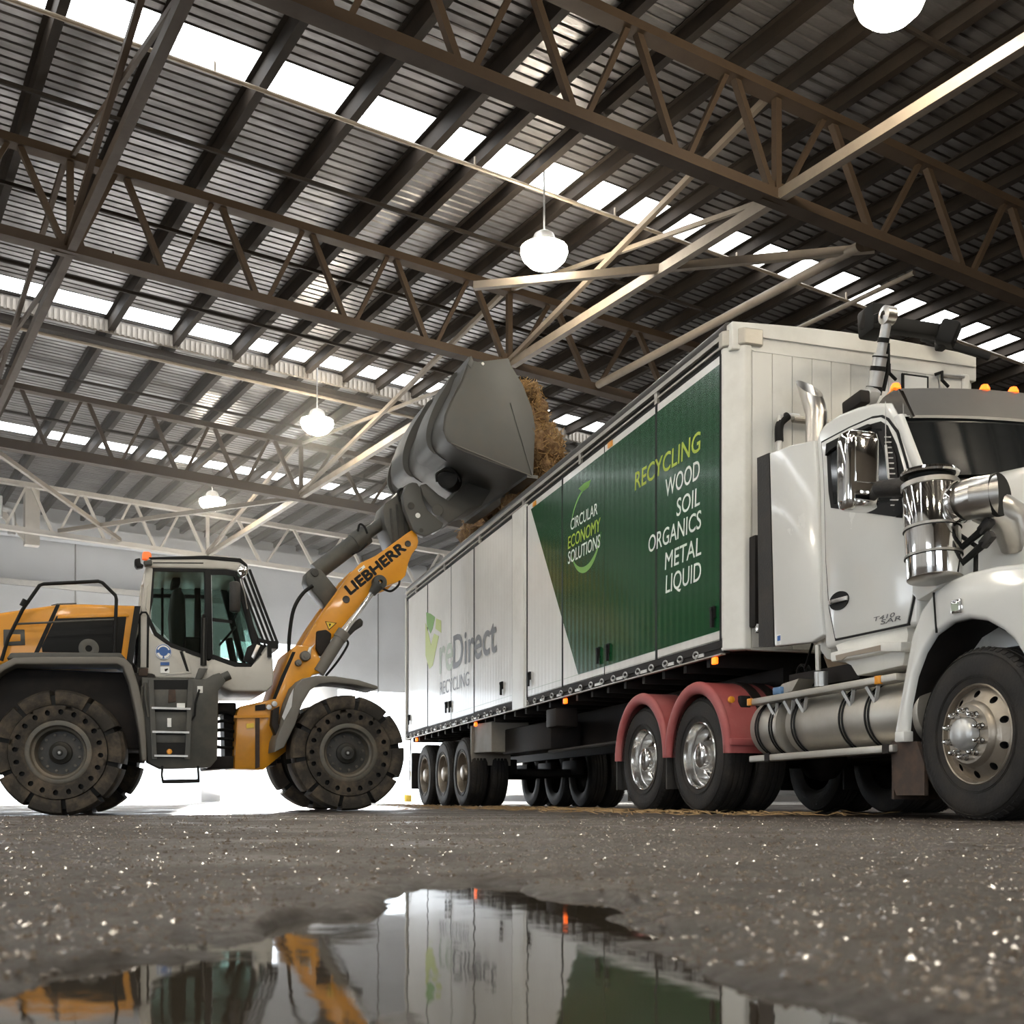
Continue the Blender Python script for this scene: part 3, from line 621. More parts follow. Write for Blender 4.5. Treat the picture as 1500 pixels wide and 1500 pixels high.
flat([(623.5, 913), (626, 920), (631.5, 945), (636, 928), (643, 932), (634, 975), (629, 980), (623.5, 960)], M['decal_leaf_pale'], 'logo_tick', doors[1])
# lower coaming rail with lashing eyes and reflective tape
mb = MB(); run(mb, 0.012, 0.07, -0.095, -0.004); mb.obj('coaming_rail', M['chassis_black'], tr, smooth=0)
mb = MB(); run(mb, -0.012, 0.03, -0.108, -0.096); mb.obj('rail_lip', M['aluminium'], tr, smooth=0)
nT = 20
for i in range(nT):
    x = XR + 0.28 + i*(11.75/nT)
    if abs(x - DX[4]) < 0.35: continue
    mb = MB(); mb.box((x, 0.004, zb(x)-0.078), (x+0.15, 0.012, zb(x)-0.022)); mb.obj('reflective_tape', M['decal_white'], tr, smooth=0)
for i in range(38):
    x = XR + 0.06 + i*0.308
    if abs(x - DX[4] - 0.1) < 0.2: continue
    mb = MB(); ring = []
    for k in range(14):
        q = 2*PI*k/14; ring.append((x + 0.05*math.cos(q), 0.002, zb(x)-0.05 + 0.026*math.sin(q)))
    mb.tube(ring + ring[:1], 0.009, 6); mb.box((x-0.012, -0.002, zb(x)-0.09), (x+0.012, 0.012, zb(x)-0.06)); mb.obj('lashing_eye', M['galvanised'], tr)
# marker lamps
for px, py in ((610.5, 1083.5), (697, 1061), (828.5, 1027), (1047.5, 968)):
    x, z = T(px, py); MB().box((x-0.035, -0.02, z-0.03), (x+0.035, 0.015, z+0.03)).obj('marker_lamp', M['amber_lit'], tr, bevel=0.01)
for px, py in ((783.5, 738), (894.5, 651)):
    x, z = T(px, py); MB().box((x-0.06, -0.012, z-0.03), (x+0.06, 0.0, z+0.03)).obj('side_reflector', M['amber_lens'], tr, bevel=0.008)
# top rails and rolled cover
mb = MB(); run(mb, 0.02, 0.09, -0.005, 0.12, off=zt); mb.obj('top_rail', M['seal_black'], tr, smooth=0)
mb = MB(); run(mb, 0.0, 0.03, 0.045, 0.062, off=zt); run(mb, -0.012, 0.05, 0.105, 0.145, off=zt); mb.obj('tarp_track', M['aluminium'], tr, smooth=0)
for i in range(6):
    x = XR + 0.8 + i*1.97; MB().box((x-0.03, -0.008, zt(x)+0.0), (x+0.03, 0.02, zt(x)+0.11)).obj('track_clip', M['aluminium'], tr, smooth=0)
mb = MB(); mb.tube([(x, 0.055, zt(x) + 0.195) for x in (XR, -6, -3, XF + 0.02)], 0.055, 12); mb.obj('rolled_tarpaulin', M['tarp_dark'], tr)
mb = MB(); run(mb, 2.41, 2.5, -0.005, 0.15, off=zt); mb.obj('top_rail', M['aluminium'], tr, smooth=0)
# front wall: chamfered corner posts, planked face, arched header
zf0, zf1 = zb(0) - 0.075, 3.90
plan = [(-0.03, 0.0), (0.012, 0.0), (0.14, 0.13), (0.14, 0.20), (0.05, 0.20), (-0.03, 0.10)]
for flip in (0, 1):
    mb = MB(); mb.skin([[(x, (y if not flip else 2.5-y), z) for x, y in (plan if not flip else plan[::-1])] for z in (zf0, zf1)])
    mb.obj('corner_post', M['trailer_white'], tr, smooth=0, bevel=0.015, seg=3)
    if flip: continue
    cp = [(-0.05, -0.012), (0.02, -0.012), (0.155, 0.125), (0.155, 0.30), (0.0, 0.30)]
    mb = MB(); mb.skin([[(x, (y if not flip else 2.5-y), z) for x, y in (cp if not flip else cp[::-1])] for z in (zf1 - 0.005, zf1 + 0.135)]); mb.obj('corner_cap', M['aluminium'], tr, smooth=0, bevel=0.012)
mb = MB(); npk = 11; y = 0.205; wpk = (2.295-0.205)/npk
for i in range(npk): mb.box((0.085, y + 0.003, zf0 + 0.02), (0.132, y + wpk - 0.003, zf1 - 0.05)); y += wpk
mb.box((0.06, 0.2, zf0), (0.122, 2.3, zf1)); mb.obj('front_wall', M['trailer_white'], tr, smooth=0)
n = 22; ra, rb = [], []
for i in range(n+1):
    yy = 0.03 + 2.44*i/n; zz = 4.085 + 0.045*math.sin(PI*i/n); ra.append((yy, zz))
poly = [(0.03, zf1-0.045)] + ra + [(2.47, zf1-0.045)]
poly = poly[::-1]
poly = poly[::-1]; mb = MB(); mb.skin([[(x, y, z) for y, z in poly] for x in (0.0, 0.115)]); mb.obj('header_board', M['trailer_white'], tr, smooth=0, bevel=0.01)
mb = MB(); mb.box((0.115, 0.20, zf1 + 0.075), (0.135, 2.45, zf1 + 0.09)); mb.box((0.115, 0.21, zf1 - 0.05), (0.137, 2.3, zf1 - 0.04)); mb.obj('header_bead', M['trailer_white'], tr, smooth=0)
# sign frame, pipework and hooks on the front wall
mb = MB(); mb.box((0.132, 1.66, 3.62), (0.15, 1.94, 3.83)); s = mb.obj('sign_frame', M['seal_black'], tr, smooth=0, bevel=0.008); MB().box((0.15, 1.685, 3.64), (0.153, 1.915, 3.81)).obj('sign_plate', M['decal_white'], s, smooth=0)
for y in (1.48, 2.02): MB().tube([(0.13, y, 3.86), (0.22, y, 3.85), (0.22, y, 3.78), (0.2, y+0.08, 3.74)], 0.015, 8).obj('hose_hook', M['seal_black'], tr)
mb = MB(); mb.tube([(0.16, 2.25, 3.64), (0.16, 2.05, 3.72), (0.16, 2.02, 3.85), (0.16, 2.3, 3.86)], 0.014, 8); mb.obj('hand_loop', M['galvanised'], tr)
mb = MB(); mb.tube(smoothpath([(0.2, 0.42, 1.9), (0.2, 0.42, 3.15), (0.2, 0.46, 3.3), (0.2, 0.60, 3.32)], 6), 0.028, 10); mb.obj('air_line', M['galvanised'], tr)
mb = MB(); mb.tube(smoothpath([(0.2, 0.42, 3.1), (0.2, 0.425, 3.24), (0.2, 0.5, 3.32)], 6), 0.036, 10); mb.obj('rubber_elbow', M['seal_black'], tr)
mb = MB(); mb.tube([(0.2, 0.55, 3.30), (0.2, 1.35, 3.30)], 0.03, 10); mb.obj('cross_pipe', M['aluminium'], tr)
mb = MB(); mb.box((0.14, 0.17, 1.55), (0.24, 0.30, 2.3)); mb.obj('valve_box', M['chassis_black'], tr, bevel=0.01)
MB().lathe([(0.0, 0.05), (0.05, 0.045), (0.055, 0.0), (0.05, -0.02)], c=(0.24, 0.23, 1.52), axis='z', n=20).obj('work_lamp', M['chrome'], tr)
# underframe
for i in range(26):
    x = XR + 0.3 + i*0.45; MB().box((x, 0.06, zb(x)-0.17), (x+0.06, 2.44, zb(x)-0.05)).obj('cross_bearer', M['chassis_black'], tr, smooth=0)
for y in (0.70, 1.72): mb = MB(); mb.prism([(XR+0.2, zb(XR)-0.17), (-0.2, zb(0)-0.17), (-0.2, zb(0)-0.32), (-2.6, zb(-2.6)-0.34), (-3.6, zb(-3.6)-0.62), (XR+0.2, zb(XR)-0.55)], y, y+0.09); mb.obj('chassis_beam', M['chassis_black'], tr, smooth=0)
AX = (-10.56, -9.32, -8.17)
for x in AX:
    MB().cyl((x, 0.2, 0.525), (x, 2.3, 0.525), 0.065, 14).obj('axle', M['chassis_black'], tr)
    for y in (0.66, 1.74): MB().box((x-0.35, y, 0.5), (x+0.3, y+0.13, 0.72)).obj('spring_arm', M['chassis_black'], tr, bevel=0.02)
    put_wheel(tr, x, 0.0, 0.525, TRL, 1); put_wheel(tr, x, 2.5, 0.525, TRL, -1)
xa, xb = T(690, 1090, 0.02)[0], T(745, 1090, 0.3)[0]
mb = MB(); mb.prism([(xa, zb(xa)-0.13), (xb, zb(xb)-0.16), (xb, 0.78), (xa+0.04, 0.80)], 0.05, 0.60); mb.obj('guard_panel', M['guard_paint'], tr, smooth=0, bevel=0.01)
mb = MB(); mb.box((xa-0.03, 0.02, 0.62), (xa+0.03, 0.62, 1.2)); mb.obj('guard_edge', M['guard_paint'], tr, smooth=0)
x = XR + 0.35; MB().box((x, 0.02, 0.30), (x+0.02, 0.62, 0.95)).obj('mud_flap', M['black_rubber'], tr, smooth=0); MB().tube([(x+0.05, 0.0, 1.2), (x, 0.0, 0.95), (x-0.03, 0.0, 0.45)], 0.012, 8).obj('flap_stay', M['galvanised'], tr)
MB().box((-6.9, 0.25, 0.75), (-4.9, 0.65, 1.10)).obj('side_toolbox', M['chassis_black'], tr, bevel=0.02)
MB().box((-4.45, 0.02, 0.98), (-4.1, 0.3, 1.20)).obj('valve_chest', M['chassis_black'], tr, bevel=0.02)
for y in (0.55, 1.85):
    l = MB(); l.box((-2.75, y, 0.35), (-2.6, y+0.13, 1.2)); l.box((-2.8, y-0.06, 0.30), (-2.55, y+0.2, 0.36)); l.obj('landing_leg', M['chassis_black'], tr, bevel=0.01)
MB().tube([(-4.6, 0.12, 0.70), (-2.2, 0.12, 0.72)], 0.02, 8).obj('side_bar', M['chassis_black'], tr)
# load lying in the trailer
# ================================================================ prime mover
tk = tag(empty('truck', W(*TA), TROT), 'white bonneted prime mover with chrome mirror and air cleaner', 'truck')
def P(pts, y): return [T(px, py, y) for px, py in pts]
# cab shell with rounded roof
CY = 0.12
side = P([(1209, 952), (1203, 880), (1199, 700), (1195, 646), (1199, 631), (1209, 619), (1228, 606.5), (1255, 596), (1280, 590), (1300, 590), (1311, 611), (1341, 690), (1348, 760), (1345, 915), (1240, 940)], CY)
mb = MB(); mb.prism(side, CY, 2.38); mb.obj('cab_shell', M['white_paint'], tk, bevel=0.03, seg=4)
mb = MB(); rp = P([(1228, 607), (1255, 596), (1280, 590), (1299, 588), (1310, 600), (1290, 610)], CY)
dr = P([(1224, 936), (1214.5, 888), (1210, 820), (1207, 700), (1203.5, 648.5), (1244, 627), (1276, 613), (1290, 611), (1299, 616), (1312, 634), (1326, 680), (1340, 740), (1342.5, 850), (1328.5, 913.5)], 0.108)
cx = sum(p[0] for p in dr)/len(dr); cz = sum(p[1] for p in dr)/len(dr)
def grow(poly, e):
    cx = sum(p[0] for p in poly)/len(poly); cz = sum(p[1] for p in poly)/len(poly)
    return [(x + e*(1 if x > cx else -1), z + e*(1 if z > cz else -1)) for x, z in poly]
mb = MB(); mb.prism(grow(dr, 0.012), 0.112, 0.13); mb.obj('door_gap', M['seal_black'], tk, smooth=0)
mb = MB(); mb.prism(dr, 0.104, 0.125); door = mb.obj('door', M['white_paint'], tk, smooth=30, bevel=0.008)
win = P([(1217, 744), (1213.5, 720), (1211, 666), (1212.5, 649), (1244, 635), (1276, 621), (1290, 617), (1300, 623), (1313, 651), (1323, 686), (1327, 742), (1310, 757)], 0.10)
mb = MB(); mb.prism(win, 0.098, 0.106); mb.obj('window_seal', M['seal_black'], door, smooth=0, bevel=0.003)
gl = P([(1222, 738), (1218, 680), (1219, 660), (1246, 642), (1276, 628), (1291, 628), (1306, 662), (1314, 735)], 0.10)
mb = MB(); mb.prism(gl, 0.094, 0.1); mb.obj('window_glass', M['dark_glass'], door, smooth=0)
rv = P([(1209.5, 668), (1211, 650), (1244, 633), (1272, 621), (1274, 626), (1246, 640), (1217, 660)], 0.08)
mb = MB(); mb.prism(rv, 0.072, 0.10); mb.obj('rain_visor', M['seal_black'], door, smooth=0, bevel=0.004)
vm = P([(1286, 632), (1296, 630), (1312, 668), (1319, 745), (1308, 748), (1302, 690)], 0.09)
mb = MB(); mb.prism(vm, 0.090, 0.0935); mb.obj('quarter_mesh', M['chassis_black'], door, smooth=0)
for k in range(14):
    t = k/13; x0, z0 = T(1296 + 9*t, 640 + 100*t, .09); x1, z1 = T(1305 + 12*t, 640 + 100*t, .09); MB().bar((x0, 0.089, z0), (x1, 0.089, z1), 0.004, 0.008).obj('mesh_slat', M['brushed_steel'], door, smooth=0)
# door furniture
hx, hz_ = T(1229, 880, 0.10); ring = []
mb = MB(); rg = lambda s, y: [(hx + 0.118*s*math.cos(2*PI*k/32), y, hz_ + 0.066*s*math.sin(2*PI*k/32)) for k in range(32)]
mb.skin([rg(1, 0.104), rg(1, 0.096), rg(0.8, 0.099)]); hd = mb.obj('door_handle', M['seal_black'], door)
mb = MB(); a = T(1214.5, 883, .09); b = T(1242, 875.5, .09); mb.bar((a[0], 0.088, a[1]), (b[0], 0.088, b[1]), 0.016, 0.032); mb.obj('handle_bar', M['brushed_steel'], hd, bevel=0.006); MB().lathe([(0.014, 0.0), (0.014, -0.008), (0, -0.009)], c=(a[0]+0.04, 0.082, a[1]), n=16).obj('lock', M['chrome'], hd)
def truck_text(body, pl, pr, ptop, m, bold):
    xl = T(*pl, 0.10)[0]; xr, z = T(*pr, 0.10); zc = T(pr[0], ptop, 0.10)[1]
    o = lettering('badge', body, m, door, (xl, 0.099, z), zc - z, xr - xl, bold=bold, shear=0.15); o['label'] = 'dark chrome model badge'
truck_text('T410', (1280, 908.5), (1311, 903), 896.5, M['decal_grey'], 0.02); truck_text('SAR', (1290, 913.5), (1320, 908), 901, M['decal_grey'], 0.02)
# side extender behind the door and its rubber edge
ex = P([(1136, 947), (1128.5, 664), (1160, 652), (1194, 645), (1199, 700), (1203, 878), (1208, 930), (1190, 941)], 0.11)
mb = MB(); mb.prism(ex, 0.10, 0.16); mb.obj('side_extender', M['white_paint'], tk, bevel=0.012, seg=3)
rb = P([(1110.5, 671), (1128, 663.5), (1135, 947), (1113, 948)], 0.12)
mb = MB(); mb.prism(rb, 0.11, 0.15); mb.obj('extender_rubber', M['black_rubber'], tk, smooth=0)
x, z = T(1141, 935, 0.1); MB().box((x-0.03, 0.0985, z-0.05), (x+0.03, 0.1, z+0.03)).obj('tank_sticker', M['decal_white'], tk, smooth=0); MB().box((x-0.02, 0.097, z-0.02), (x+0.025, 0.0985, z+0.02)).obj('sticker_symbol', mat('sticker_blue', (0.03, 0.12, 0.40), 0.4), tk, smooth=0)
# cowl, sill, and steps under the door
mb = MB(); mb.prism(P([(1222, 942), (1328, 918), (1330, 930), (1322, 975), (1255, 990), (1246, 975), (1232, 968)], 0.13), 0.13, 0.5); mb.obj('sill_panel', M['trailer_white'], tk, bevel=0.012)
mb = MB(); mb.prism(P([(1221, 956), (1290, 941), (1293, 940), (1326, 940), (1325, 955), (1295, 955), (1285, 958), (1222, 970)], 0.09), 0.06, 0.2); mb.obj('cab_step', M['trailer_white'], tk, bevel=0.012)
mb = MB(); mb.prism(P([(1224, 960), (1289, 945), (1289, 953), (1278, 955), (1240, 962), (1232, 967), (1225, 967)], 0.055), 0.054, 0.065); mb.obj('step_tread', mat('step_tan', (0.30, 0.25, 0.20), 0.6), tk, smooth=0)
mb = MB(); mb.prism(P([(1200, 905), (1212, 938), (1222, 968), (1210, 965), (1196, 945)], 0.2), 0.2, 0.3); mb.obj('cab_corner', M['trailer_white'], tk, bevel=0.01)
mb = MB(); a = T(1196, 945, 0.12); b = T(1197, 982, 0.12); mb.cyl((a[0], 0.13, a[1]), (b[0], 0.13, b[1]), 0.02, 10); mb.obj('drop_pipe', M['aluminium'], tk)
mb = MB(); mb.prism(P([(1214, 942), (1226, 968), (1245, 978), (1250, 990), (1215, 990), (1204, 960)], 0.35), 0.35, 0.9); mb.obj('cab_mount', mat('mount_tan', (0.22, 0.15, 0.08), 0.6), tk, bevel=0.02)
# windscreen, pillars and visor
wb, wt = T(1347, 693, CY), T(1316, 611, CY)
def screen(f, y, dx=0.0):
    bul = 0.10*(1 - ((y-1.25)/1.13)**2); t = f; return (wb[0] + (wt[0]-wb[0])*t + bul + dx, y, wb[1] + (wt[1]-wb[1])*t + 0.05*(1 - ((y-1.25)/1.13)**2))
ys = [0.155 + 2.19*i/14 for i in range(15)]
mb = MB(); mb.skin([[screen(-0.06, y, 0.01) for y in ys], [screen(1.04, y, 0.01) for y in ys]], caps=False, ringclosed=False); mb.obj('windscreen', M['dark_glass'], tk)
mb = MB(); mb.skin([[screen(-0.1, y, -0.03) for y in ys], [screen(1.08, y, -0.03) for y in ys]], caps=False, ringclosed=False); mb.obj('screen_rubber', M['seal_black'], tk)
for y0 in (0.118, 2.352):
    mb = MB(); mb.skin([[screen(f, yy, d) for yy, d in ((y0, -0.05), (y0, 0.024), (y0+0.032, 0.028), (y0+0.032, -0.03))] for f in (-0.1, 0.3, 0.7, 1.05)]); mb.obj('windscreen_pillar', M['white_paint'], tk, bevel=0.012)
MB().box((wb[0]-0.28, 0.56, wb[1]+0.12), (wb[0]-0.26, 0.60, wb[1]+0.14)).obj('dash_tag', M['decal_pale'], tk, smooth=0)
va, vb = T(1320, 572, 0.22), T(1338, 610, 0.20)
ys2 = [0.17 + 2.16*i/12 for i in range(13)]
bl = lambda y: 0.10*(1 - ((y-1.25)/1.13)**2)
mb = MB(); mb.skin([[(va[0] + bl(y), y, va[1] + 0.5*bl(y)) for y in ys2], [(vb[0] + bl(y), y, vb[1] + 0.35*bl(y)) for y in ys2], [(vb[0] - 0.012 + bl(y), y, vb[1] - 0.015 + 0.35*bl(y)) for y in ys2], [(va[0] - 0.03 + bl(y), y, va[1] + 0.5*bl(y)) for y in ys2]], caps=False, ringclosed=False)
vis = mb.obj('sun_visor', M['brushed_steel'], tk)
mb = MB(); vp = P([(1286, 594), (1296, 581), (1312, 571), (1321, 572), (1339, 610), (1318, 612), (1300, 609), (1288, 605)], 0.16); mb.prism(vp, 0.15, 0.175); mb.obj('visor_cheek', M['chrome'], vis, smooth=0, bevel=0.006)
mb = MB(); a = T(1313, 572, 0.14); b = T(1333, 612, 0.14); mb.bar((a[0]+0.015, 0.145, a[1]), (b[0]+0.02, 0.145, b[1]), 0.012, 0.018); mb.obj('visor_trim', M['chrome'], vis, smooth=0)
for y in (0.19, 0.85, 1.08, 1.30, 1.55, 2.3):
    mb = MB(); c = (va[0] + bl(y) - 0.03, y, va[1] + 0.5*bl(y) + 0.012); mb.lathe([(0.0, 0.038), (0.022, 0.03), (0.034, 0.008), (0.036, -0.008)], c=c, axis='z', n=16); mb.obj('roof_marker', M['amber_lit'], tk)
a, b = T(1299, 584, 0.18), T(1313, 572, 0.18); MB().tube([(a[0], 0.17, a[1]), (b[0], 0.17, b[1]+0.01)], 0.014, 8).obj('corner_marker', M['amber_lens'], tk)
a, b, c = T(1297, 588, 0.08), T(1297.5, 652, 0.08), T(1300, 700, 0.08)
mb = MB(); mb.tube([(a[0], 0.08, a[1]), (b[0], 0.08, b[1])], 0.003, 6); mb.tube([(b[0], 0.08, b[1]), (c[0], 0.09, c[1])], 0.009, 8); mb.obj('aerial', M['galvanised'], tk)
# mirror on its arm
mz0, mz1 = T(1258, 748, -0.22), T(1258, 634, -0.22)
mx = mz0[0]
mb = MB(); rings = []
for k, (f, s) in enumerate(((0.0, 0.70), (0.03, 0.92), (0.12, 1.0), (0.5, 1.0), (0.88, 1.0), (0.97, 0.92), (1.0, 0.70))):
    z = mz0[1] + (mz1[1]-mz0[1])*f; r = []
    for q in range(24):
        a = 2*PI*q/24; u = math.copysign(abs(math.cos(a))**0.45, math.cos(a)); v = math.copysign(abs(math.sin(a))**0.45, math.sin(a)); r.append((mx + 0.075*s*u, -0.225 + 0.125*s*v, z))
    rings.append(r)
mb.skin(rings); mir = mb.obj('mirror_housing', M['chrome'], tk, smooth=60)
mb = MB(); mb.box((mx - 0.085, -0.33, mz0[1] + 0.05), (mx - 0.07, -0.12, mz1[1] - 0.06)); mb.obj('mirror_glass', M['dark_glass'], mir, bevel=0.01)
mb = MB(); mb.box((mx + 0.068, -0.30, mz0[1] + 0.16), (mx + 0.082, -0.14, mz1[1] - 0.05)); mb.obj('mirror_rib', M['chrome'], mir, bevel=0.02, seg=3)
mzc = T(1300, 722, 0.0); mb = MB(); mb.tube([(mx + 0.02, -0.15, mzc[1]), (mx + 0.18, -0.02, mzc[1] - 0.01), (mx + 0.36, 0.12, mzc[1] - 0.02)], [0.05, 0.06, 0.075], 14); mb.obj('mirror_arm', M['black_rubber'], mir)
mb = MB(); mb.prism(P([(1310, 740), (1325, 722), (1327, 745), (1312, 758)], 0.05), 0.05, 0.1); mb.obj('mirror_foot', M['seal_black'], mir, smooth=0)
# bonnet
def hood_ring(x):
    t = (x - 2.28)/2.0; w = 0.93 - 0.13*t; top = 2.27 - 0.30*t*t - 0.08*t; sh = 0.10
    half = [(1.0, 1.05), (1.0, 1.45), (0.985, 1.72 - 0.1*t), (0.95, top - 0.30), (0.88, top - 0.13), (0.72, top - 0.03), (0.36, top + 0.035), (0.0, top + 0.05)]
    L_ = [(x, 1.25 - w*u, z) for u, z in half]; R_ = [(x, 1.25 + w*u, z) for u, z in half[:-1]][::-1]
    return L_ + R_
mb = MB(); mb.skin([hood_ring(2.28 + 0.17*i) for i in range(13)]); hood = mb.obj('bonnet', M['white_paint'], tk, smooth=60)
mb = MB(); mb.box((4.25, 0.40, 0.75), (4.40, 2.1, 1.9)); mb.obj('grille', M['chrome'], tk, bevel=0.03)
mb = MB(); mb.box((4.05, 0.05, 0.38), (4.45, 2.45, 0.72)); mb.obj('bumper', M['brushed_steel'], tk, bevel=0.05)
# front mudguards
out = P([(1310, 1085), (1311, 1068), (1323, 1000), (1336, 930), (1350, 893), (1370, 865), (1393, 849), (1420, 838), (1460, 829), (1500, 825)], 0.0)
inn = P([(1500, 962), (1485, 938), (1470, 924), (1445, 910), (1420, 906), (1395, 911), (1370, 929), (1354, 955), (1341, 990), (1333, 1030), (1328, 1085)], 0.0)
ox, oz = out[-1]; out += [(ox + 0.30, oz - 0.06), (ox + 0.55, oz - 0.22), (ox + 0.72, oz - 0.55), (ox + 0.74, oz - 0.82)]
ix, iz = inn[0]; inn = [(ox + 0.55, oz - 0.82), (ix + 0.10, iz - 0.35), (ix + 0.06, iz - 0.15)] + inn
arch = out + inn
for y0, y1 in ((-0.01, 0.34), (2.51, 2.16)):
    mb = MB(); mb.prism(arch, y0, y1); g = mb.obj('front_mudguard', M['white_paint'], tk, smooth=40, bevel=0.035, seg=4)
mb = MB(); n = len(inn); mb.skin([[(x, y, z - 0.006) for x, z in inn] for y in (0.025, 0.65)], caps=False, ringclosed=False); mb.obj('guard_lining', M['chassis_black'], tk)
MB().prism([(2.45, 0.45), (3.95, 0.45), (3.95, 1.42), (2.45, 1.42)], 0.60, 0.66).obj('inner_guard', M['chassis_black'], tk, smooth=0); MB().prism([(2.45, 0.45), (3.95, 0.45), (3.95, 1.42), (2.45, 1.42)], 1.84, 1.90).obj('inner_guard', M['chassis_black'], tk, smooth=0)
x0, z0 = T(1318, 1085, -0.02); MB().box((x0-0.035, -0.035, z0-0.01), (x0+0.06, 0.04, z0+0.06)).obj('guard_foot', M['white_paint'], tk, bevel=0.01)
a, b = T(1368, 868, -0.012), T(1372, 927, -0.012); MB().bar((a[0], -0.0125, a[1]), (b[0], -0.0125, b[1]), 0.012, 0.008).obj('guard_seam', M['seal_black'], g, smooth=0)
x, z = T(1401, 889, -0.02); r = MB(); r.box((x-0.045, -0.03, z-0.04), (x+0.05, 0.0, z+0.045)); s = r.obj('side_indicator', M['chrome'], tk, bevel=0.012); MB().box((x-0.03, -0.034, z-0.025), (x+0.03, -0.028, z+0.02)).obj('indicator_lens', M['decal_pale'], s)
mb = MB(); mb.prism(P([(1307, 1087), (1312, 1087), (1345, 1086), (1356, 1120), (1356, 1165), (1315, 1165), (1309, 1150)], 0.03), 0.02, 0.05); fl = mb.obj('front_mud_flap', M['rust_flap'], tk, smooth=0)
mb = MB(); x0, z0 = T(1309, 1086, 0.03); mb.box((x0-0.005, 0.02, 0.13), (x0+0.015, 0.55, z0)); mb.obj('flap_sheet', M['rust_flap'], fl, smooth=0)
# air cleaner and intake elbow
ay = -0.02
at, ab = T(1362, 706, ay), T(1369, 848, ay)
ax_ = lambda f: (ab[0] + (at[0]-ab[0])*f, ay, ab[1] + (at[1]-ab[1])*f)
R_ = 0.168
d = Vector(ax_(1.0)) - Vector(ax_(0.0)); H_ = d.length
ac = tag(empty('air_cleaner', (0,0,0)), None); bpy.data.objects.remove(ac)
def cyl_seg(f0, f1, r0, r1, name, m, par, bevel=0.0):
    mb = MB(); mb.tube([ax_(f0), ax_(f1)], [r0, r1], 36); return mb.obj(name, m, par, smooth=50, bevel=bevel)
can = cyl_seg(0.0, 0.93, R_*0.97, R_, 'air_cleaner', M['chrome'], tk, 0.006)
for f in (0.22, 0.235, 0.50, 0.515, 0.93): cyl_seg(f, f + (0.012 if f < .9 else 0.05), R_*1.025, R_*1.025, 'clamp_band', M['brushed_steel'], can)
cyl_seg(0.22 - 0.006, 0.222, R_*1.03, R_*1.03, 'band_seam', M['seal_black'], can); cyl_seg(0.496, 0.502, R_*1.03, R_*1.03, 'band_seam', M['seal_black'], can)
cyl_seg(0.98, 1.07, R_*0.75, R_*0.75, 'cap_neck', M['seal_black'], can)
mb = MB(); mb.lathe([(0.0, 0.055), (0.10, 0.05), (0.165, 0.03), (0.178, 0.012), (0.172, 0.0), (0.15, 0.006), (0.0, 0.01)], c=ax_(1.06), axis='z', n=40); mb.obj('intake_cap', M['chrome'], can)
mb = MB(); mb.lathe([(0.158, 0.012), (0.150, 0.002), (0.0, 0.002)], c=ax_(1.055), axis='z', n=40); mb.obj('cap_underside', M['seal_black'], can)
cyl_seg(-0.012, 0.004, R_*0.93, R_*0.98, 'canister_base', M['brushed_steel'], can)
ez = T(1428, 728, 0.05)[1]; e0 = T(1400, 735, 0.0)[0]; e1 = T(1452, 728, 0.12)[0]
mb = MB(); mb.tube([(e0 - 0.10, 0.04, ez), (e0 + 0.08, 0.08, ez + 0.005), (e1 - 0.02, 0.17, ez + 0.01)], [0.112, 0.122, 0.125], 28); mb.tube([(e1 - 0.14, 0.17, ez), (e1 - 0.08, 0.32, ez - 0.10), (e1 - 0.12, 0.42, ez - 0.25)], [0.12, 0.115, 0.10], 24); mb.obj('intake_pipe', M['brushed_steel'], can)
mb = MB(); mb.tube([(e1 - 0.022, 0.168, ez + 0.01), (e1 + 0.006, 0.178, ez + 0.011)], [0.1275, 0.1275], 28); mb.obj('pipe_seal', M['seal_black'], can)
mb = MB(); mb.lathe([(0.128, 0.0), (0.13, 0.02), (0.12, 0.05)], c=(e0 - 0.02, 0.05, ez), axis='x', n=28); mb.obj('hose_clamp', M['chrome'], can)
for p, q in (((1404, 806), (1447, 770)), ((1408, 826), (1449, 790))):
    a = T(*p, 0.10); b = T(*q, 0.16); l = MB(); l.tube([(a[0], 0.10, a[1]), (b[0], 0.16, b[1])], [0.018, 0.026], 10); m_ = ((a[0]+b[0])/2, 0.12, (a[1]+b[1])/2); l.obj('bonnet_latch', M['seal_black'], tk)
    MB().bar((b[0]-0.05, 0.15, b[1]-0.03), (b[0]+0.03, 0.16, b[1]+0.03), 0.05, 0.06).obj('latch_pad', M['black_rubber'], tk, bevel=0.012)
a = T(1425, 838, 0.1); b = T(1430, 800, 0.2); MB().tube([(a[0], 0.12, a[1]), (b[0], 0.2, b[1]), (b[0]-0.15, 0.2, b[1]+0.1)], 0.014, 8).obj('bonnet_stay', M['seal_black'], tk)
mb = MB(); mb.prism(P([(1338, 848), (1400, 846), (1375, 862), (1345, 880), (1338, 870)], 0.1), 0.09, 0.3); mb.obj('cowl_side', M['white_paint'], tk, bevel=0.01)
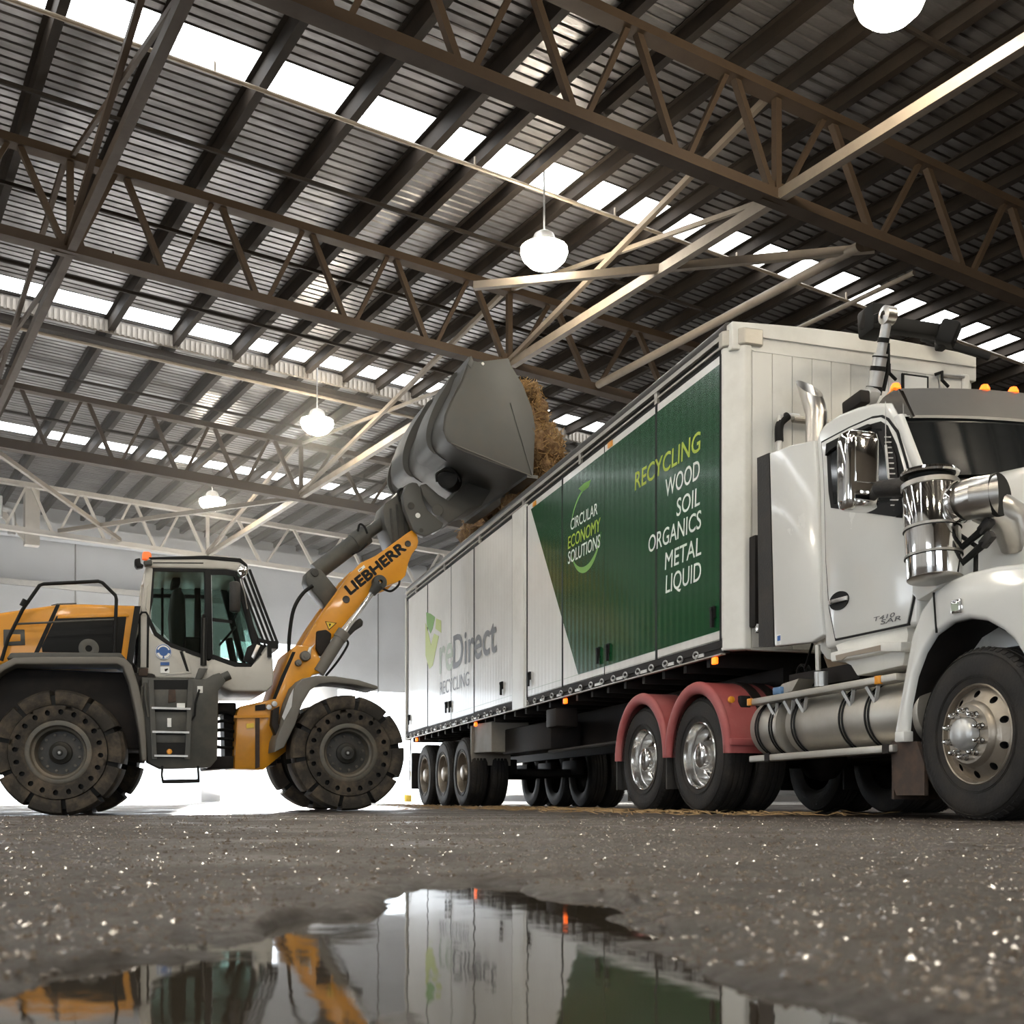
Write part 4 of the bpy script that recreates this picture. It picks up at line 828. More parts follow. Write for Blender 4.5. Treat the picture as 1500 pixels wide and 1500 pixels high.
# exhaust stack behind the cab
s0, s1, s2 = T(1196, 648, 0.5), T(1196, 605, 0.5), T(1184, 555, 0.5)
rings = [[(s0[0] + 0.085*math.cos(q), 0.5 + 0.085*math.sin(q), z) for q in [2*PI*k/24 for k in range(24)]] for z in (1.4, s0[1], s1[1])]
c1 = (s1[0], 0.5, s1[1]); tip = (s2[0] - 0.02, 0.5, s2[1])
mid = []
dv = Vector((-0.42, 0, 0.91))
for f in (0.0, 0.5, 1.0):
    r = []
    for k in range(24):
        q = 2*PI*k/24; u, v = math.cos(q), math.sin(q); ln = 0.06 + f*(0.03 + 0.33*(1 - u)/2)
        r.append((c1[0] + 0.085*(u*0.91) + dv.x*ln, 0.5 + 0.085*v, c1[2] + 0.085*u*0.42 + dv.z*ln))
    mid.append(r)
mb = MB(); mb.skin(rings + mid, caps=False); ob = mb.obj('exhaust_stack', M['brushed_steel'], tk, smooth=60)
# hydraulic tank, fuel tanks, side rails
ty, tz, tR = 0.25, 0.695, 0.228
def tank(x0, x1, name, par):
    mb = MB(); mb.lathe([(0.0, x0-0.03), (0.12, x0-0.028), (tR-0.02, x0-0.01), (tR, x0+0.015), (tR, x1-0.015), (tR-0.02, x1+0.01), (0.1, x1+0.03), (0, x1+0.03)], c=(0, ty, tz), axis='x', n=48); return mb.obj(name, M['aluminium'], par, smooth=40)
xs = [T(px, 1065, 0.03)[0] for px in (1108, 1142, 1150, 1318)]
t1 = tank(xs[0]-0.10, xs[1]-0.02, 'fuel_tank', tk); t2 = tank(xs[2], xs[3]+0.15, 'fuel_tank', tk)
def strap(px, par, w=0.022, lab='tank_strap'):
    x = T(px, 1065, 0.03)[0]; mb = MB()
    for dx in (-0.018, 0.018): mb.lathe([(tR+0.003, dx-0.009), (tR+0.009, dx-0.006), (tR+0.009, dx+0.006), (tR+0.003, dx+0.009)], c=(x, ty, tz), axis='x', n=48)
    mb.obj(lab, M['seal_black'], par)
for px in (1110, 1130): strap(px, t1)
for px in (1163, 1233, 1271): strap(px, t2)
mb = MB(); mb.lathe([(tR-0.05, -0.012), (tR+0.025, -0.012), (tR+0.025, 0.012), (tR-0.05, 0.012)], c=(T(1140, 1065, 0.03)[0], ty, tz), axis='x', n=48); mb.obj('tank_flange', M['aluminium'], t1)
def rail(pl, pr, name, h, y=-0.02, dep=0.12):
    a, b = T(*pl, y), T(*pr, y); mb = MB(); mb.skin([[(x, yy, z + zz) for yy, zz in ((y, -h/2), (y+dep, -h/2), (y+dep, h/2), (y, h/2))] for x, z in (a, b)]); return mb.obj(name, M['aluminium'], tk, bevel=0.008), a, b
r1, a, b = rail((1096, 1029), (1312, 991), 'step_rail', 0.048)
for px, py in ((1098, 1028.5), (1286, 996)):
    x, z = T(px, py, -0.02); MB().box((x-0.03, -0.03, z-0.028), (x+0.03, 0.0, z+0.028)).obj('side_marker', M['amber_lens'], r1, bevel=0.006)
for px in (1119, 1142, 1160, 1227, 1262):
    x, z = T(px, 1029 - (px-1096)*0.176 + 6, -0.02); l = MB(); l.bar((x, 0.02, z), (x+0.06, 0.05, z-0.11), 0.022, 0.022); l.bar((x+0.13, 0.02, z), (x+0.06, 0.05, z-0.11), 0.022, 0.022); l.obj('rail_bracket', M['galvanised'], r1, smooth=0)
r2, a, b = rail((1097, 1112), (1307, 1096), 'lower_step', 0.05)
for px in (1124, 1298): x, z = T(px, 1111 - (px-1097)*0.07, -0.02); MB().box((x-0.04, -0.024, z-0.03), (x+0.03, 0.05, z+0.03)).obj('rail_joint', M['chassis_black'], r2, smooth=0)
# deck plate and coils over the chassis
mb = MB(); p = P([(1132, 1020), (1146, 1002), (1170, 994), (1160, 1012)], 0.15); mb.prism(p, 0.15, 0.9); mb.obj('deck_plate', M['aluminium'], tk, smooth=0)
x, z = T(1137, 1012, 0.12); MB().box((x-0.06, 0.12, z-0.03), (x+0.06, 0.2, z+0.03)).obj('valve_block', mat('valve_blue', (0.10, 0.20, 0.36), 0.4), tk, bevel=0.01)
x, z = T(1203, 996, 0.2); MB().cyl((x, 0.2, z-0.05), (x, 0.2, z+0.06), 0.05, 14).obj('filler_cap', M['galvanised'], tk)
mb = MB(); c = T(1173, 985, 0.5); mb.tube([(c[0] + 0.07*math.cos(2*PI*k/20), 0.5 + 0.02*k/20, c[1] + 0.06*math.sin(2*PI*k/20)) for k in range(44)], 0.011, 7); mb.tube([(c[0]+0.06, 0.5, c[1]+0.02), (c[0]+0.25, 0.45, c[1]+0.2)], 0.011, 7); mb.obj('air_coil', M['seal_black'], tk)
# underframe of the prime mover
for y in (0.82, 1.58): MB().box((-2.4, y, 0.72), (4.1, y+0.1, 0.98)).obj('chassis_rail', M['chassis_black'], tk, smooth=0)
for x, nm in ((3.06, 'front_axle'), (-0.447, 'drive_axle'), (-1.609, 'drive_axle')):
    mb = MB(); mb.cyl((x, 0.25, 0.51), (x, 2.25, 0.51), 0.075, 14)
    if nm == 'drive_axle': mb.lathe([(0.08, -0.22), (0.20, -0.10), (0.22, 0.0), (0.20, 0.1), (0.08, 0.22)], c=(x, 1.25, 0.51), n=20)
    mb.obj(nm, M['chassis_black'], tk)
MB().box((0.4, 0.9, 0.45), (2.6, 1.6, 0.95)).obj('gearbox', M['chassis_black'], tk, bevel=0.05)
MB().box((0.3, 1.9, 0.45), (2.4, 2.4, 0.95)).obj('battery_box', M['chassis_black'], tk, bevel=0.03)
MB().box((-1.7, 0.7, 1.02), (-0.3, 1.8, 1.20)).obj('fifth_wheel', M['chassis_black'], tk, bevel=0.03)
MB().box((0.55, 0.30, 1.0), (1.5, 0.8, 1.12)).obj('deck_frame', M['chassis_black'], tk, smooth=0)
put_wheel(tk, 3.063, 0.0, 0.51, STEER, 1, dual=False, ny=-0.044, nr=0.134); put_wheel(tk, 3.063, 2.5, 0.51, STEER, -1, dual=False, ny=-0.044, nr=0.134)
for x in (-0.447, -1.609): put_wheel(tk, x, 0.0, 0.51, DRIVE, 1); put_wheel(tk, x, 2.5, 0.51, DRIVE, -1)
# faded red drive mudguards
def red_guard(x, y0, y1, z1r, z1l):
    R0, R1 = 0.60, 0.635; mb = MB(); n = 28; o, i_ = [], []
    for k in range(n+1):
        q = PI*k/n; o.append((x + R1*math.cos(q)*0.96, 0.51 + R1*math.sin(q))); i_.append((x + R0*math.cos(q)*0.955, 0.51 + R0*math.sin(q)))
    o = [(o[0][0], z1r)] + o + [(o[-1][0], z1l)]; i_ = [(i_[0][0], z1r)] + i_ + [(i_[-1][0], z1l)]
    mb.skin([[(o[k][0], y0, o[k][1]), (o[k][0], y1, o[k][1]), (i_[k][0], y1, i_[k][1]), (i_[k][0], y0, i_[k][1])] for k in range(len(o))])
    g = mb.obj('drive_mudguard', M['faded_red'], tk, smooth=40)
    s = 1 if y0 < 1 else -1
    lip = MB(); pts = []
    for a, b in zip(o, i_): pts.append(((a[0]+b[0])/2, (a[1]+b[1])/2))
    lip.skin([[(px_ + (0.055*math.cos(a_) - 0.03) * math.cos(q), y0 + s*(0.035*math.sin(a_) + 0.01), pz_ + (0.055*math.cos(a_) - 0.03) * math.sin(q)) for a_ in [2*PI*j/10 for j in range(10)]] for (px_, pz_), q in zip(pts, [0] + [PI*k/n for k in range(n+1)] + [PI])])
    lip.obj('guard_lip', M['faded_red'], g, smooth=60)
    b = MB(); b.box((o[0][0]-0.05, y0, z1r-0.01), (o[0][0]+0.02, y1, z1r + 0.05)); b.obj('guard_edge', M['faded_red'], g, bevel=0.008)
    st = MB(); ys_ = 0.30 if s > 0 else 2.2
    for yy in (ys_, ys_ + 0.16): st.skin([[(x + (R1+0.012)*0.96*math.cos(q), yy + d_, 0.51 + (R1+0.012)*math.sin(q)) for d_ in (0, 0.09)] + [(x + (R1-0.002)*0.96*math.cos(q), yy + d_, 0.51 + (R1-0.002)*math.sin(q)) for d_ in (0.09, 0)] for q in [PI*k/24*0.9 + 0.1 for k in range(25)]])
    st.obj('guard_strap', M['chassis_black'], g)
    f = MB(); f.box((o[-1][0]-0.01, y0+0.01*s, 0.22), (o[-1][0]+0.015, y1, z1l + 0.02)); f.obj('guard_flap', M['black_rubber'], g, smooth=0)
red_guard(-0.447, -0.02, 0.62, 0.58, 0.55); red_guard(-1.609, -0.02, 0.62, 0.52, 0.52)
red_guard(-0.447, 2.52, 1.88, 0.58, 0.55); red_guard(-1.609, 2.52, 1.88, 0.52, 0.52)
for px, py in ((1070.5, 1025), (986.5, 1049)): x, z = T(px, py, 0.05); MB().lathe([(0.0, 0.03), (0.028, 0.02), (0.03, 0.0)], c=(x, 0.05, z), axis='x', n=14).obj('guard_lamp', M['amber_lens'], tk)
x, z = T(1082, 1040, 0.15); MB().box((x-0.02, 0.15, z-0.1), (x+0.03, 0.25, z+0.12)).obj('guard_bracket', M['seal_black'], tk, bevel=0.01)
# folding tarpaulin arm behind the cab: chrome ram and black beam
py_ = 0.85
a, b = T(1279, 578, py_), T(1301, 462, py_)
f = lambda t, dy=0: (a[0] + (b[0]-a[0])*t, py_ + dy, a[1] + (b[1]-a[1])*t)
ram = MB().tube([f(0.05), f(0.52)], 0.055, 20).obj('hydraulic_ram', M['galvanised'], tk); MB().tube([f(0.5), f(1.0)], 0.038, 20).obj('ram_rod', M['galvanised'], ram)
for t0, t1, r in ((0.0, 0.10, 0.065), (0.30, 0.36, 0.06), (0.47, 0.49, 0.062), (0.66, 0.72, 0.045)): MB().tube([f(t0), f(t1)], r, 18).obj('ram_collar', M['seal_black'], ram)
MB().tube([f(0.06, 0.085), f(0.35, 0.09), f(0.66, 0.045)], 0.016, 8).obj('ram_hose', M['seal_black'], ram)
l = MB(); c = f(1.0); l.lathe([(0.03, -0.05), (0.07, -0.04), (0.07, 0.04), (0.03, 0.05)], c=c, n=20); l.obj('ram_eye', M['brushed_steel'], ram)
def seg(p, q, y0, y1, r, name, m, par=tk):
    a_, b_ = T(*p, y0), T(*q, y1); mb = MB(); mb.bar((a_[0], y0, a_[1]), (b_[0], y1, b_[1]), r, r*1.15); return mb.obj(name, m, par, bevel=r*0.15)
arm = seg((1272, 472), (1396, 490), 1.02, 1.9, 0.10, 'tarp_arm', M['seal_black'])
seg((1280, 452), (1282, 492), 1.05, 1.05, 0.19, 'arm_motor', M['seal_black'], arm); seg((1266, 470), (1300, 472), 1.0, 1.1, 0.15, 'arm_bracket', M['chassis_black'], arm); seg((1284, 466), (1300, 464), 0.86, 1.0, 0.06, 'arm_pin', M['seal_black'], arm)
seg((1376, 486), (1402, 492), 1.75, 1.85, 0.17, 'arm_knuckle', M['seal_black'], arm); seg((1396, 492), (1374, 508), 1.8, 1.8, 0.08, 'arm_link', M['seal_black'], arm)
seg((1350, 494), (1450, 523), 1.9, 2.4, 0.05, 'arm_strut', M['seal_black'], arm); seg((1268, 580), (1240, 600), 0.7, 0.7, 0.09, 'arm_foot', M['chassis_black'], arm)
seg((1272, 576), (1280, 584), 0.80, 0.80, 0.10, 'foot_plate', M['galvanised'], arm)
# ================================================================ wheel loader
mat('loader_yellow', (0.66, 0.275, 0.006), 0.38, 0.0, coat=0.2, dirt=(0.30, 0.15, 0.03), dscale=2.2, damt=0.45)
mat('loader_grey', (0.052, 0.052, 0.045), 0.48, 0.0, dirt=(0.16, 0.14, 0.11), dscale=2.5, damt=0.45)
mat('fender_grey', (0.15, 0.14, 0.12), 0.55, 0.0, dirt=(0.12, 0.10, 0.08), dscale=3, damt=0.5)
mat('loader_white', (0.52, 0.50, 0.45), 0.42, 0.0, dirt=(0.34, 0.31, 0.26), dscale=2.2, damt=0.5)
mat('bucket_steel', (0.085, 0.085, 0.079), 0.50, 0.1, var=0.2, vscale=2, dirt=(0.12, 0.10, 0.08), dscale=2.2, damt=0.5)
mat('worn_rubber', (0.030, 0.026, 0.021), 0.75, spec=0.3, bump=0.4, bscale=25, dirt=(0.15, 0.115, 0.08), dscale=3.5, damt=0.85)
mat('hub_grey', (0.028, 0.028, 0.025), 0.5, 0.1, dirt=(0.12, 0.10, 0.08), dscale=4, damt=0.5)
mat('rim_grey', (0.085, 0.08, 0.066), 0.5, 0.1, dirt=(0.22, 0.17, 0.12), dscale=4, damt=0.7)
mat('beacon_orange', (0.85, 0.16, 0.03), 0.3, emit=(1.0, 0.2, 0.03), estr=0.35)
mat('sign_blue', (0.02, 0.09, 0.30), 0.4)
mat('warning_yellow', (0.75, 0.52, 0.05), 0.4)
mat('glow_panel', (0.5, 0.62, 0.60), 0.4)
g = bpy.data.materials.new('cab_glass'); g.use_nodes = True; nt = g.node_tree; nt.nodes.clear()
o_ = nt.nodes.new('ShaderNodeOutputMaterial'); tr_ = nt.nodes.new('ShaderNodeBsdfTransparent'); gl_ = nt.nodes.new('ShaderNodeBsdfGlossy'); mx_ = nt.nodes.new('ShaderNodeMixShader'); fr_ = nt.nodes.new('ShaderNodeFresnel')
tr_.inputs[0].default_value = (0.60, 0.68, 0.65, 1); gl_.inputs['Roughness'].default_value = 0.03; fr_.inputs[0].default_value = 1.5
nt.links.new(fr_.outputs[0], mx_.inputs[0]); nt.links.new(tr_.outputs[0], mx_.inputs[1]); nt.links.new(gl_.outputs[0], mx_.inputs[2]); nt.links.new(mx_.outputs[0], o_.inputs[0]); M['cab_glass'] = g

wl = tag(empty('wheel_loader', W(*LA), LROT), 'yellow and grey articulated wheel loader emptying its raised bucket', 'wheel loader')
def Q(pts, w): return [L(px, py, w) for px, py in pts]
def plate(pts, w, w0, w1, name, m, par=wl, bevel=0.0, smooth=35, seg=2, world=False):
    mb = MB(); mb.prism(pts if world else Q(pts, w), w0, w1); return mb.obj(name, M[m], par, smooth=smooth, bevel=bevel, seg=seg)
def pt(px, py, w): x, z = L(px, py, w); return (x, w, z)

# ---- tyres: solid, cut into ten blocks, with a ring of oval holes
LR = 0.76; LWD = 0.50
def loader_tyre():
    mb = MB()
    mb.lathe([(0.36, 0.06), (0.385, 0.02), (0.41, 0.012)], n=72)
    mb.holed_ring(0.41, 0.565, 20, 0.034, 0.030, 0.012, 0.0, 0.07)
    mb.mi = 1  # core coloured black to stand for shade in the slots between blocks
    mb.lathe([(0.565, 0.0), (0.575, 0.035), (0.69, 0.06), (0.70, 0.10), (0.70, LWD-0.1), (0.69, LWD-0.06), (0.575, LWD-0.035), (0.55, LWD), (0.40, LWD), (0.36, LWD-0.05)], n=72)
    mb.mi = 0
    nb = 10
    for k in range(nb):
        q0 = 2*PI*k/nb + 0.045; q1 = 2*PI*(k+1)/nb - 0.045; rings = []
        for j in range(9):
            q = q0 + (q1-q0)*j/8
            prof = [(0.568, 0.03), (0.585, 0.012), (0.66, 0.0), (0.728, 0.012), (0.752, 0.045), (LR, 0.09), (LR, LWD-0.09), (0.752, LWD-0.045), (0.728, LWD-0.012), (0.66, LWD), (0.585, LWD-0.012), (0.60, LWD*0.5)]
            rings.append([(r*math.cos(q), y, r*math.sin(q)) for r, y in prof])
        mb.skin(rings)
    return mb.mesh('tyre', [M['worn_rubber'], M['seal_black']], smooth=40)
LT = loader_tyre()
rm = MB(); rm.lathe([(0.375, 0.06), (0.385, 0.018), (0.365, 0.008), (0.33, 0.012), (0.318, 0.03), (0.312, 0.06), (0.285, 0.075), (0.275, 0.16), (0.262, 0.20)], n=64); RM = rm.mesh('rim', M['rim_grey'])
hb = MB(); hb.lathe([(0.27, 0.20), (0.20, 0.195), (0.14, 0.185), (0.13, 0.15), (0.10, 0.13), (0.085, 0.10), (0.04, 0.095), (0.03, 0.08), (0.0, 0.08)], n=48); HM = hb.mesh('hub', M['hub_grey'])
nm = MB(); nm.lathe([(0.017, 0.20), (0.017, 0.175), (0.0, 0.172)], n=8); NM = nm.mesh('wheel_nut', M['rim_grey'])
pc = MB(); pc.lathe([(0.018, 0.082), (0.014, 0.070), (0, 0.068)], n=12); PCM = pc.mesh('centre_plug', M['galvanised'])
def loader_wheel(x, z, w, side, turn, steer=0.0):
    t = link('tyre', LT, wl, (x, w, z), (0, turn, steer + (0 if side > 0 else PI)))
    link('rim', RM, t); link('hub', HM, t); link('centre_plug', PCM, t)
    for i in range(12): a = 2*PI*i/12; link('wheel_nut', NM, t, (0.225*math.cos(a), 0, 0.225*math.sin(a)))
rx, rz_ = L(85, 1102, 0.0); fx, fz_ = L(511.5, 1102.5, 0.0)
loader_wheel(rx, rz_, 0.0, 1, 0.22, -0.152); loader_wheel(fx, fz_, 0.0, 1, -0.15); loader_wheel(rx + 0.363, rz_, 2.37, -1, 0.5, -0.152); loader_wheel(fx, fz_, 2.40, -1, 0.1)

# ---- rear body
hood = [(-70, 912), (0, 897), (40, 891), (84, 885), (120, 884), (203, 886.5), (204, 900), (192, 975), (-70, 975)]
plate(hood, 0.3, 0.30, 2.10, 'engine_hood', 'loader_yellow', bevel=0.06, seg=4)
hd_ = [c for c in wl.children if c.name.startswith('engine_hood')][0]
plate([(82, 886), (88, 886), (56, 958), (49, 958)], 0.29, 0.288, 0.30, 'hood_seam', 'seal_black', hd_)
plate([(75, 886), (84, 884), (112, 883), (112, 886)], 0.5, 0.5, 1.9, 'hood_cap', 'loader_grey', hd_)
plate([(83, 902), (184, 898), (185, 905), (178, 957), (62, 955), (61, 947)], 0.285, 0.284, 0.30, 'grille_panel', 'seal_black', hd_, bevel=0.003)
plate([(85, 901), (184, 896.5), (189, 899), (189, 903), (84, 906)], 0.28, 0.279, 0.30, 'grille_frame', 'loader_yellow', hd_, bevel=0.003)
plate([(197, 888), (206, 888), (194, 975), (184, 975)], 0.28, 0.26, 2.14, 'hood_rear_seal', 'seal_black', hd_)
plate([(5, 922), (36, 922), (37, 945), (5, 946)], 0.29, 0.285, 0.30, 'lamp_frame', 'loader_grey', hd_, bevel=0.01); plate([(13, 929), (30, 929), (30, 939), (13, 940)], 0.28, 0.28, 0.30, 'tail_lamp', 'loader_yellow', hd_, bevel=0.004)
mb = MB(); c = pt(130, 950, 0.275); mb.lathe([(0.12, 0.0), (0.11, -0.004), (0.05, -0.004), (0.04, 0.0)], c=c, n=28); mb.obj('fan_ring', M['loader_grey'], hd_)
MB().box((-1.9, 0.35, 0.75), (1.15, 2.05, 1.72)).obj('rear_frame', M['chassis_black'], wl, bevel=0.05)
MB().prism([(-2.40, 0.78), (-2.42, 1.25), (-2.30, 1.62), (-2.05, 1.80), (-1.35, 1.84), (-1.35, 0.70), (-2.2, 0.64)], 0.25, 2.15).obj('counterweight', M['loader_grey'], wl, bevel=0.12, seg=3)
# fenders
plate([(-44, 1014), (-20, 990), (0, 974), (20, 963.5), (60, 962), (172, 962), (184, 965), (193, 974), (203, 1005), (211, 1045), (214, 1080), (215, 1115), (208, 1115), (204, 1075), (198, 1040), (189, 1000), (180, 977), (172, 973), (24, 973), (6, 982), (-36, 1018)], -0.02, -0.03, 0.55, 'rear_fender', 'fender_grey', bevel=0.02, seg=3)
rf = [c for c in wl.children if c.name.startswith('rear_fender')][0]
plate([(16, 957), (70, 956), (176, 957), (184, 965), (10, 965)], 0.1, 0.05, 0.5, 'fender_top', 'loader_grey', rf, bevel=0.01)
plate([(-30, 1005), (20, 970), (178, 970), (198, 1030), (205, 1115), (205, 985), (180, 950), (-30, 950)], 0.56, 0.55, 0.60, 'fender_back', 'chassis_black', rf)
plate([(402, 1102), (404, 1084), (414, 1060), (424, 1025), (433, 1004), (443, 994), (462, 990), (490, 990.5), (525, 996), (553, 1005), (554, 1009), (549, 1010), (515, 1002.5), (486, 1000), (468, 1002), (454, 1011), (443, 1030), (432, 1062), (416, 1095)], -0.02, -0.03, 0.55, 'front_fender', 'fender_grey', bevel=0.015, seg=3)
ff = [c for c in wl.children if c.name.startswith('front_fender')][0]
plate([(424, 1020), (430, 1008), (427, 1035), (416, 1055), (413, 1050)], -0.04, -0.045, -0.03, 'fender_step', 'galvanised', ff)
plate([(398, 1040), (408, 1035), (406, 1060), (412, 1075), (402, 1078), (396, 1062)], 0.3, 0.2, 0.4, 'fender_bracket', 'chassis_black', ff, bevel=0.01)
# step tower, ladder and tanks
plate([(207, 992), (300, 995), (312, 988), (322, 985), (331, 998), (320, 1012), (318, 1112), (308, 1124), (236, 1126), (216, 1116), (211, 1060)], 0.1, 0.10, 0.55, 'step_tower', 'loader_grey', bevel=0.015)
st = [c for c in wl.children if c.name.startswith('step_tower')][0]
plate([(221, 996), (279, 996), (275, 1110), (226, 1110)], 0.095, 0.096, 0.105, 'ladder_shade_plate', 'seal_black', st)  # flat black plate painting the shade of the ladder well
for y0, y1, xa, xb in ((1010, 1036, 225, 277), (1043, 1071, 226, 276), (1076, 1088, 227, 275)):
    plate([(xa, y0), (xb, y0), (xb-0.5, y1), (xa+0.5, y1)], 0.09, 0.09, 0.1, 'riser_plate', 'loader_grey', st, bevel=0.004)
for y, xa, xb in ((1037, 222, 279), (1072, 223, 277), (1107, 226, 275)):
    p, q = pt(xa, y, 0.05), pt(xb, y, 0.05); MB().box((p[0], 0.03, p[2]-0.012), (q[0], 0.16, p[2]+0.012)).obj('tread', M['galvanised'], st, smooth=0)
for a_, b_ in (((221, 996), (226, 1112)), ((279, 996), (274, 1112))):
    p, q = pt(*a_, 0.08), pt(*b_, 0.08); MB().bar((p[0], 0.07, p[2]), (q[0], 0.07, q[2]), 0.05, 0.06).obj('ladder_side', M['loader_grey'], st, smooth=0)
plate([(247, 1010), (257, 1010), (258, 1028), (246, 1030)], 0.08, 0.075, 0.09, 'ladder_catch', 'rust_flap', st, bevel=0.006); plate([(259, 1030), (271, 1030), (271, 1038), (259, 1038)], 0.08, 0.079, 0.082, 'warning_sticker', 'decal_white', st); plate([(245, 1052), (251, 1052), (251, 1065), (245, 1065)], 0.08, 0.079, 0.088, 'step_sticker', 'decal_white', st)
plate([(289, 1005), (297, 1005), (297, 1015), (289, 1015)], 0.095, 0.094, 0.1, 'tank_sticker', 'decal_white', st); mb = MB(); c = pt(248, 1101, 0.09); mb.lathe([(0.035, 0), (0.03, -0.02), (0, -0.025)], c=c, n=14); mb.obj('reflector', M['amber_lens'], st)
for px, py, qx, qy in ((213, 1000, 217, 1050), (208, 1005, 209, 1085)):
    MB().tube([pt(px, py, 0.06), pt((px+qx)/2 - 2, (py+qy)/2, 0.05), pt(qx, qy, 0.06)], 0.018, 8).obj('grab_rail', M['loader_grey'], st)
MB().tube([pt(292, 1010, 0.06), pt(286, 1030, 0.05), pt(285, 1048, 0.05), pt(280, 1055, 0.08)], 0.013, 8).obj('grab_handle', M['seal_black'], st)
mb = MB(); mb.tube([pt(238, 1122, 0.1), pt(237, 1136, 0.08), pt(239, 1147, 0.08)], 0.015, 8); mb.tube([pt(290, 1122, 0.1), pt(291, 1146, 0.08)], 0.015, 8); p, q = pt(238, 1145, 0.08), pt(291, 1144, 0.08); mb.bar(p, q, 0.12, 0.05); mb.obj('hanging_step', M['seal_black'], st)
p = pt(322, 995, 0.2); MB().tube([p, (p[0]+0.12, 0.2, p[2]+0.06)], 0.06, 14).obj('filler_neck', M['loader_grey'], st)
# articulation and frame between the axles
fxm = pt(330, 1080, 0.9)
mb = MB(); mb.prism(Q([(300, 1108), (404, 1108), (404, 1122), (300, 1128)], 0.9), 0.8, 1.6); mb.obj('centre_joint', M['chassis_black'], wl, bevel=0.02); plate([(318, 1030), (345, 1030), (345, 1046), (318, 1046)], 0.9, 0.8, 1.6, 'upper_joint', 'chassis_black', wl, bevel=0.02)
mb = MB(); mb.prism(Q([(328, 1044), (344, 1044), (344, 1112), (330, 1112)], 0.9), 0.95, 1.4); mb.obj('hinge_pin', M['chassis_black'], wl)
for k in range(5): MB().tube(smoothpath([pt(316, 1046 + 12*k, 0.85), pt(328, 1043 + 13*k, 0.8), pt(346, 1048 + 12*k, 0.85)], 5), 0.022, 8).obj('hydraulic_hose', M['seal_black'], wl)
plate([(342, 1127), (345, 1046), (349, 1036), (398, 1025), (410, 990), (424, 954), (431, 947), (453, 948), (468, 968), (474, 985), (455, 990), (440, 1010), (430, 1060), (418, 1100), (384, 1128)], 0.75, 0.62, 1.78, 'front_frame', 'loader_yellow', bevel=0.015)
fr = [c for c in wl.children if c.name.startswith('front_frame')][0]
plate([(343, 1048), (402, 1047), (402, 1051), (343, 1052)], 0.6, 0.59, 0.62, 'frame_rib', 'loader_yellow', fr); plate([(374, 1052), (380, 1052), (380, 1124), (374, 1126)], 0.6, 0.585, 0.62, 'frame_rib', 'rust_flap', fr); plate([(361, 1060), (372, 1059), (372, 1066), (361, 1067)], 0.6, 0.6, 0.62, 'frame_plate', 'warning_yellow', fr); plate([(374, 1033), (389, 1031), (389, 1040), (374, 1041)], 0.6, 0.6, 0.62, 'lamp_plate', 'chassis_black', fr)
for px, py in ((394, 1036), (402, 1031)): c = pt(px, py, 0.55); MB().lathe([(0.0, -0.02), (0.035, -0.015), (0.04, 0.03)], c=c, n=14).obj('grease_cap', M['galvanised'], fr)
for px, py, r in ((447, 961, 0.07), (437, 971, 0.045)): c = pt(px, py, 0.58); MB().lathe([(0.0, -0.05), (r*0.4, -0.05), (r*0.42, -0.03), (r*0.8, -0.03), (r, -0.01), (r, 0.04)], c=c, n=18).obj('boom_pivot', M['fender_grey'], fr)
plate([(428, 955), (412, 990), (399, 1024), (404, 1024), (418, 990), (433, 955)], 0.62, 0.615, 0.62, 'frame_edge', 'seal_black', fr)
mb = MB(); mb.prism(Q([(398, 1020), (400, 985), (412, 962), (420, 961), (412, 990), (404, 1022)], 1.7), 1.6, 1.75); mb.obj('far_tower', M['loader_yellow'], fr, bevel=0.01)

# ---- cab
cab = MB(); cab.prism(Q([(201, 993), (203.5, 930), (205.5, 916), (218, 916), (222, 927), (250, 947), (300, 965), (306, 969), (312, 963), (345, 975), (368, 975), (380, 962), (393, 944), (399, 957), (401, 985), (400, 1003), (391, 1013), (340, 1013), (306, 1000), (283, 994)], 0.42), 0.42, 1.98); cab = cab.obj('cab', M['loader_white'], wl, bevel=0.03, seg=3)
plate([(214, 830), (216, 819), (224, 815.5), (300, 815.5), (350, 819), (362, 830), (364, 840), (352, 838), (330, 834), (224, 832)], 0.42, 0.40, 2.0, 'cab_roof', 'loader_white', cab, bevel=0.025, seg=3)
plate([(218, 816.5), (300, 814), (352, 818), (362, 827), (363, 832), (350, 823.5), (300, 819), (220, 819.5)], 0.40, 0.385, 2.02, 'roof_edge', 'seal_black', cab, bevel=0.006); plate([(224, 823.5), (298, 824), (298, 825.5), (224, 825)], 0.39, 0.396, 0.41, 'roof_groove', 'seal_black', cab)
for w0, w1 in ((0.42, 0.55), (1.86, 1.98)):
    plate([(203.5, 925), (214, 826), (225.5, 827), (220.5, 905), (219, 922)], 0.42, w0, w1, 'rear_pillar', 'loader_white', cab, bevel=0.02)
    plate([(300, 832), (309, 832), (312, 965), (301, 966)], 0.42, w0, w1, 'door_pillar', 'seal_black', cab, bevel=0.01)
    plate([(341, 834), (351, 834), (379, 944), (384, 962), (371, 945)], 0.42, w0, w1, 'front_pillar', 'seal_black', cab, bevel=0.01)
plate([(224, 831), (301, 834), (303, 967), (285, 960), (250, 947), (228, 931), (219, 914), (220, 903)], 0.42, 0.43, 0.44, 'door_frame', 'seal_black', cab)
bpy.data.objects.remove([c for c in cab.children if c.name.startswith('door_frame')][0])
plate([(224, 834), (299, 836), (300, 960), (285, 955), (251, 942), (230, 926), (221.5, 910), (221, 903)], 0.42, 0.43, 0.438, 'door_glass', 'cab_glass', cab, smooth=0)
plate([(310, 838), (344, 839), (356, 882), (374, 944), (378, 962), (367, 973), (345, 972), (312, 960)], 0.42, 0.43, 0.438, 'side_glass', 'cab_glass', cab, smooth=0)
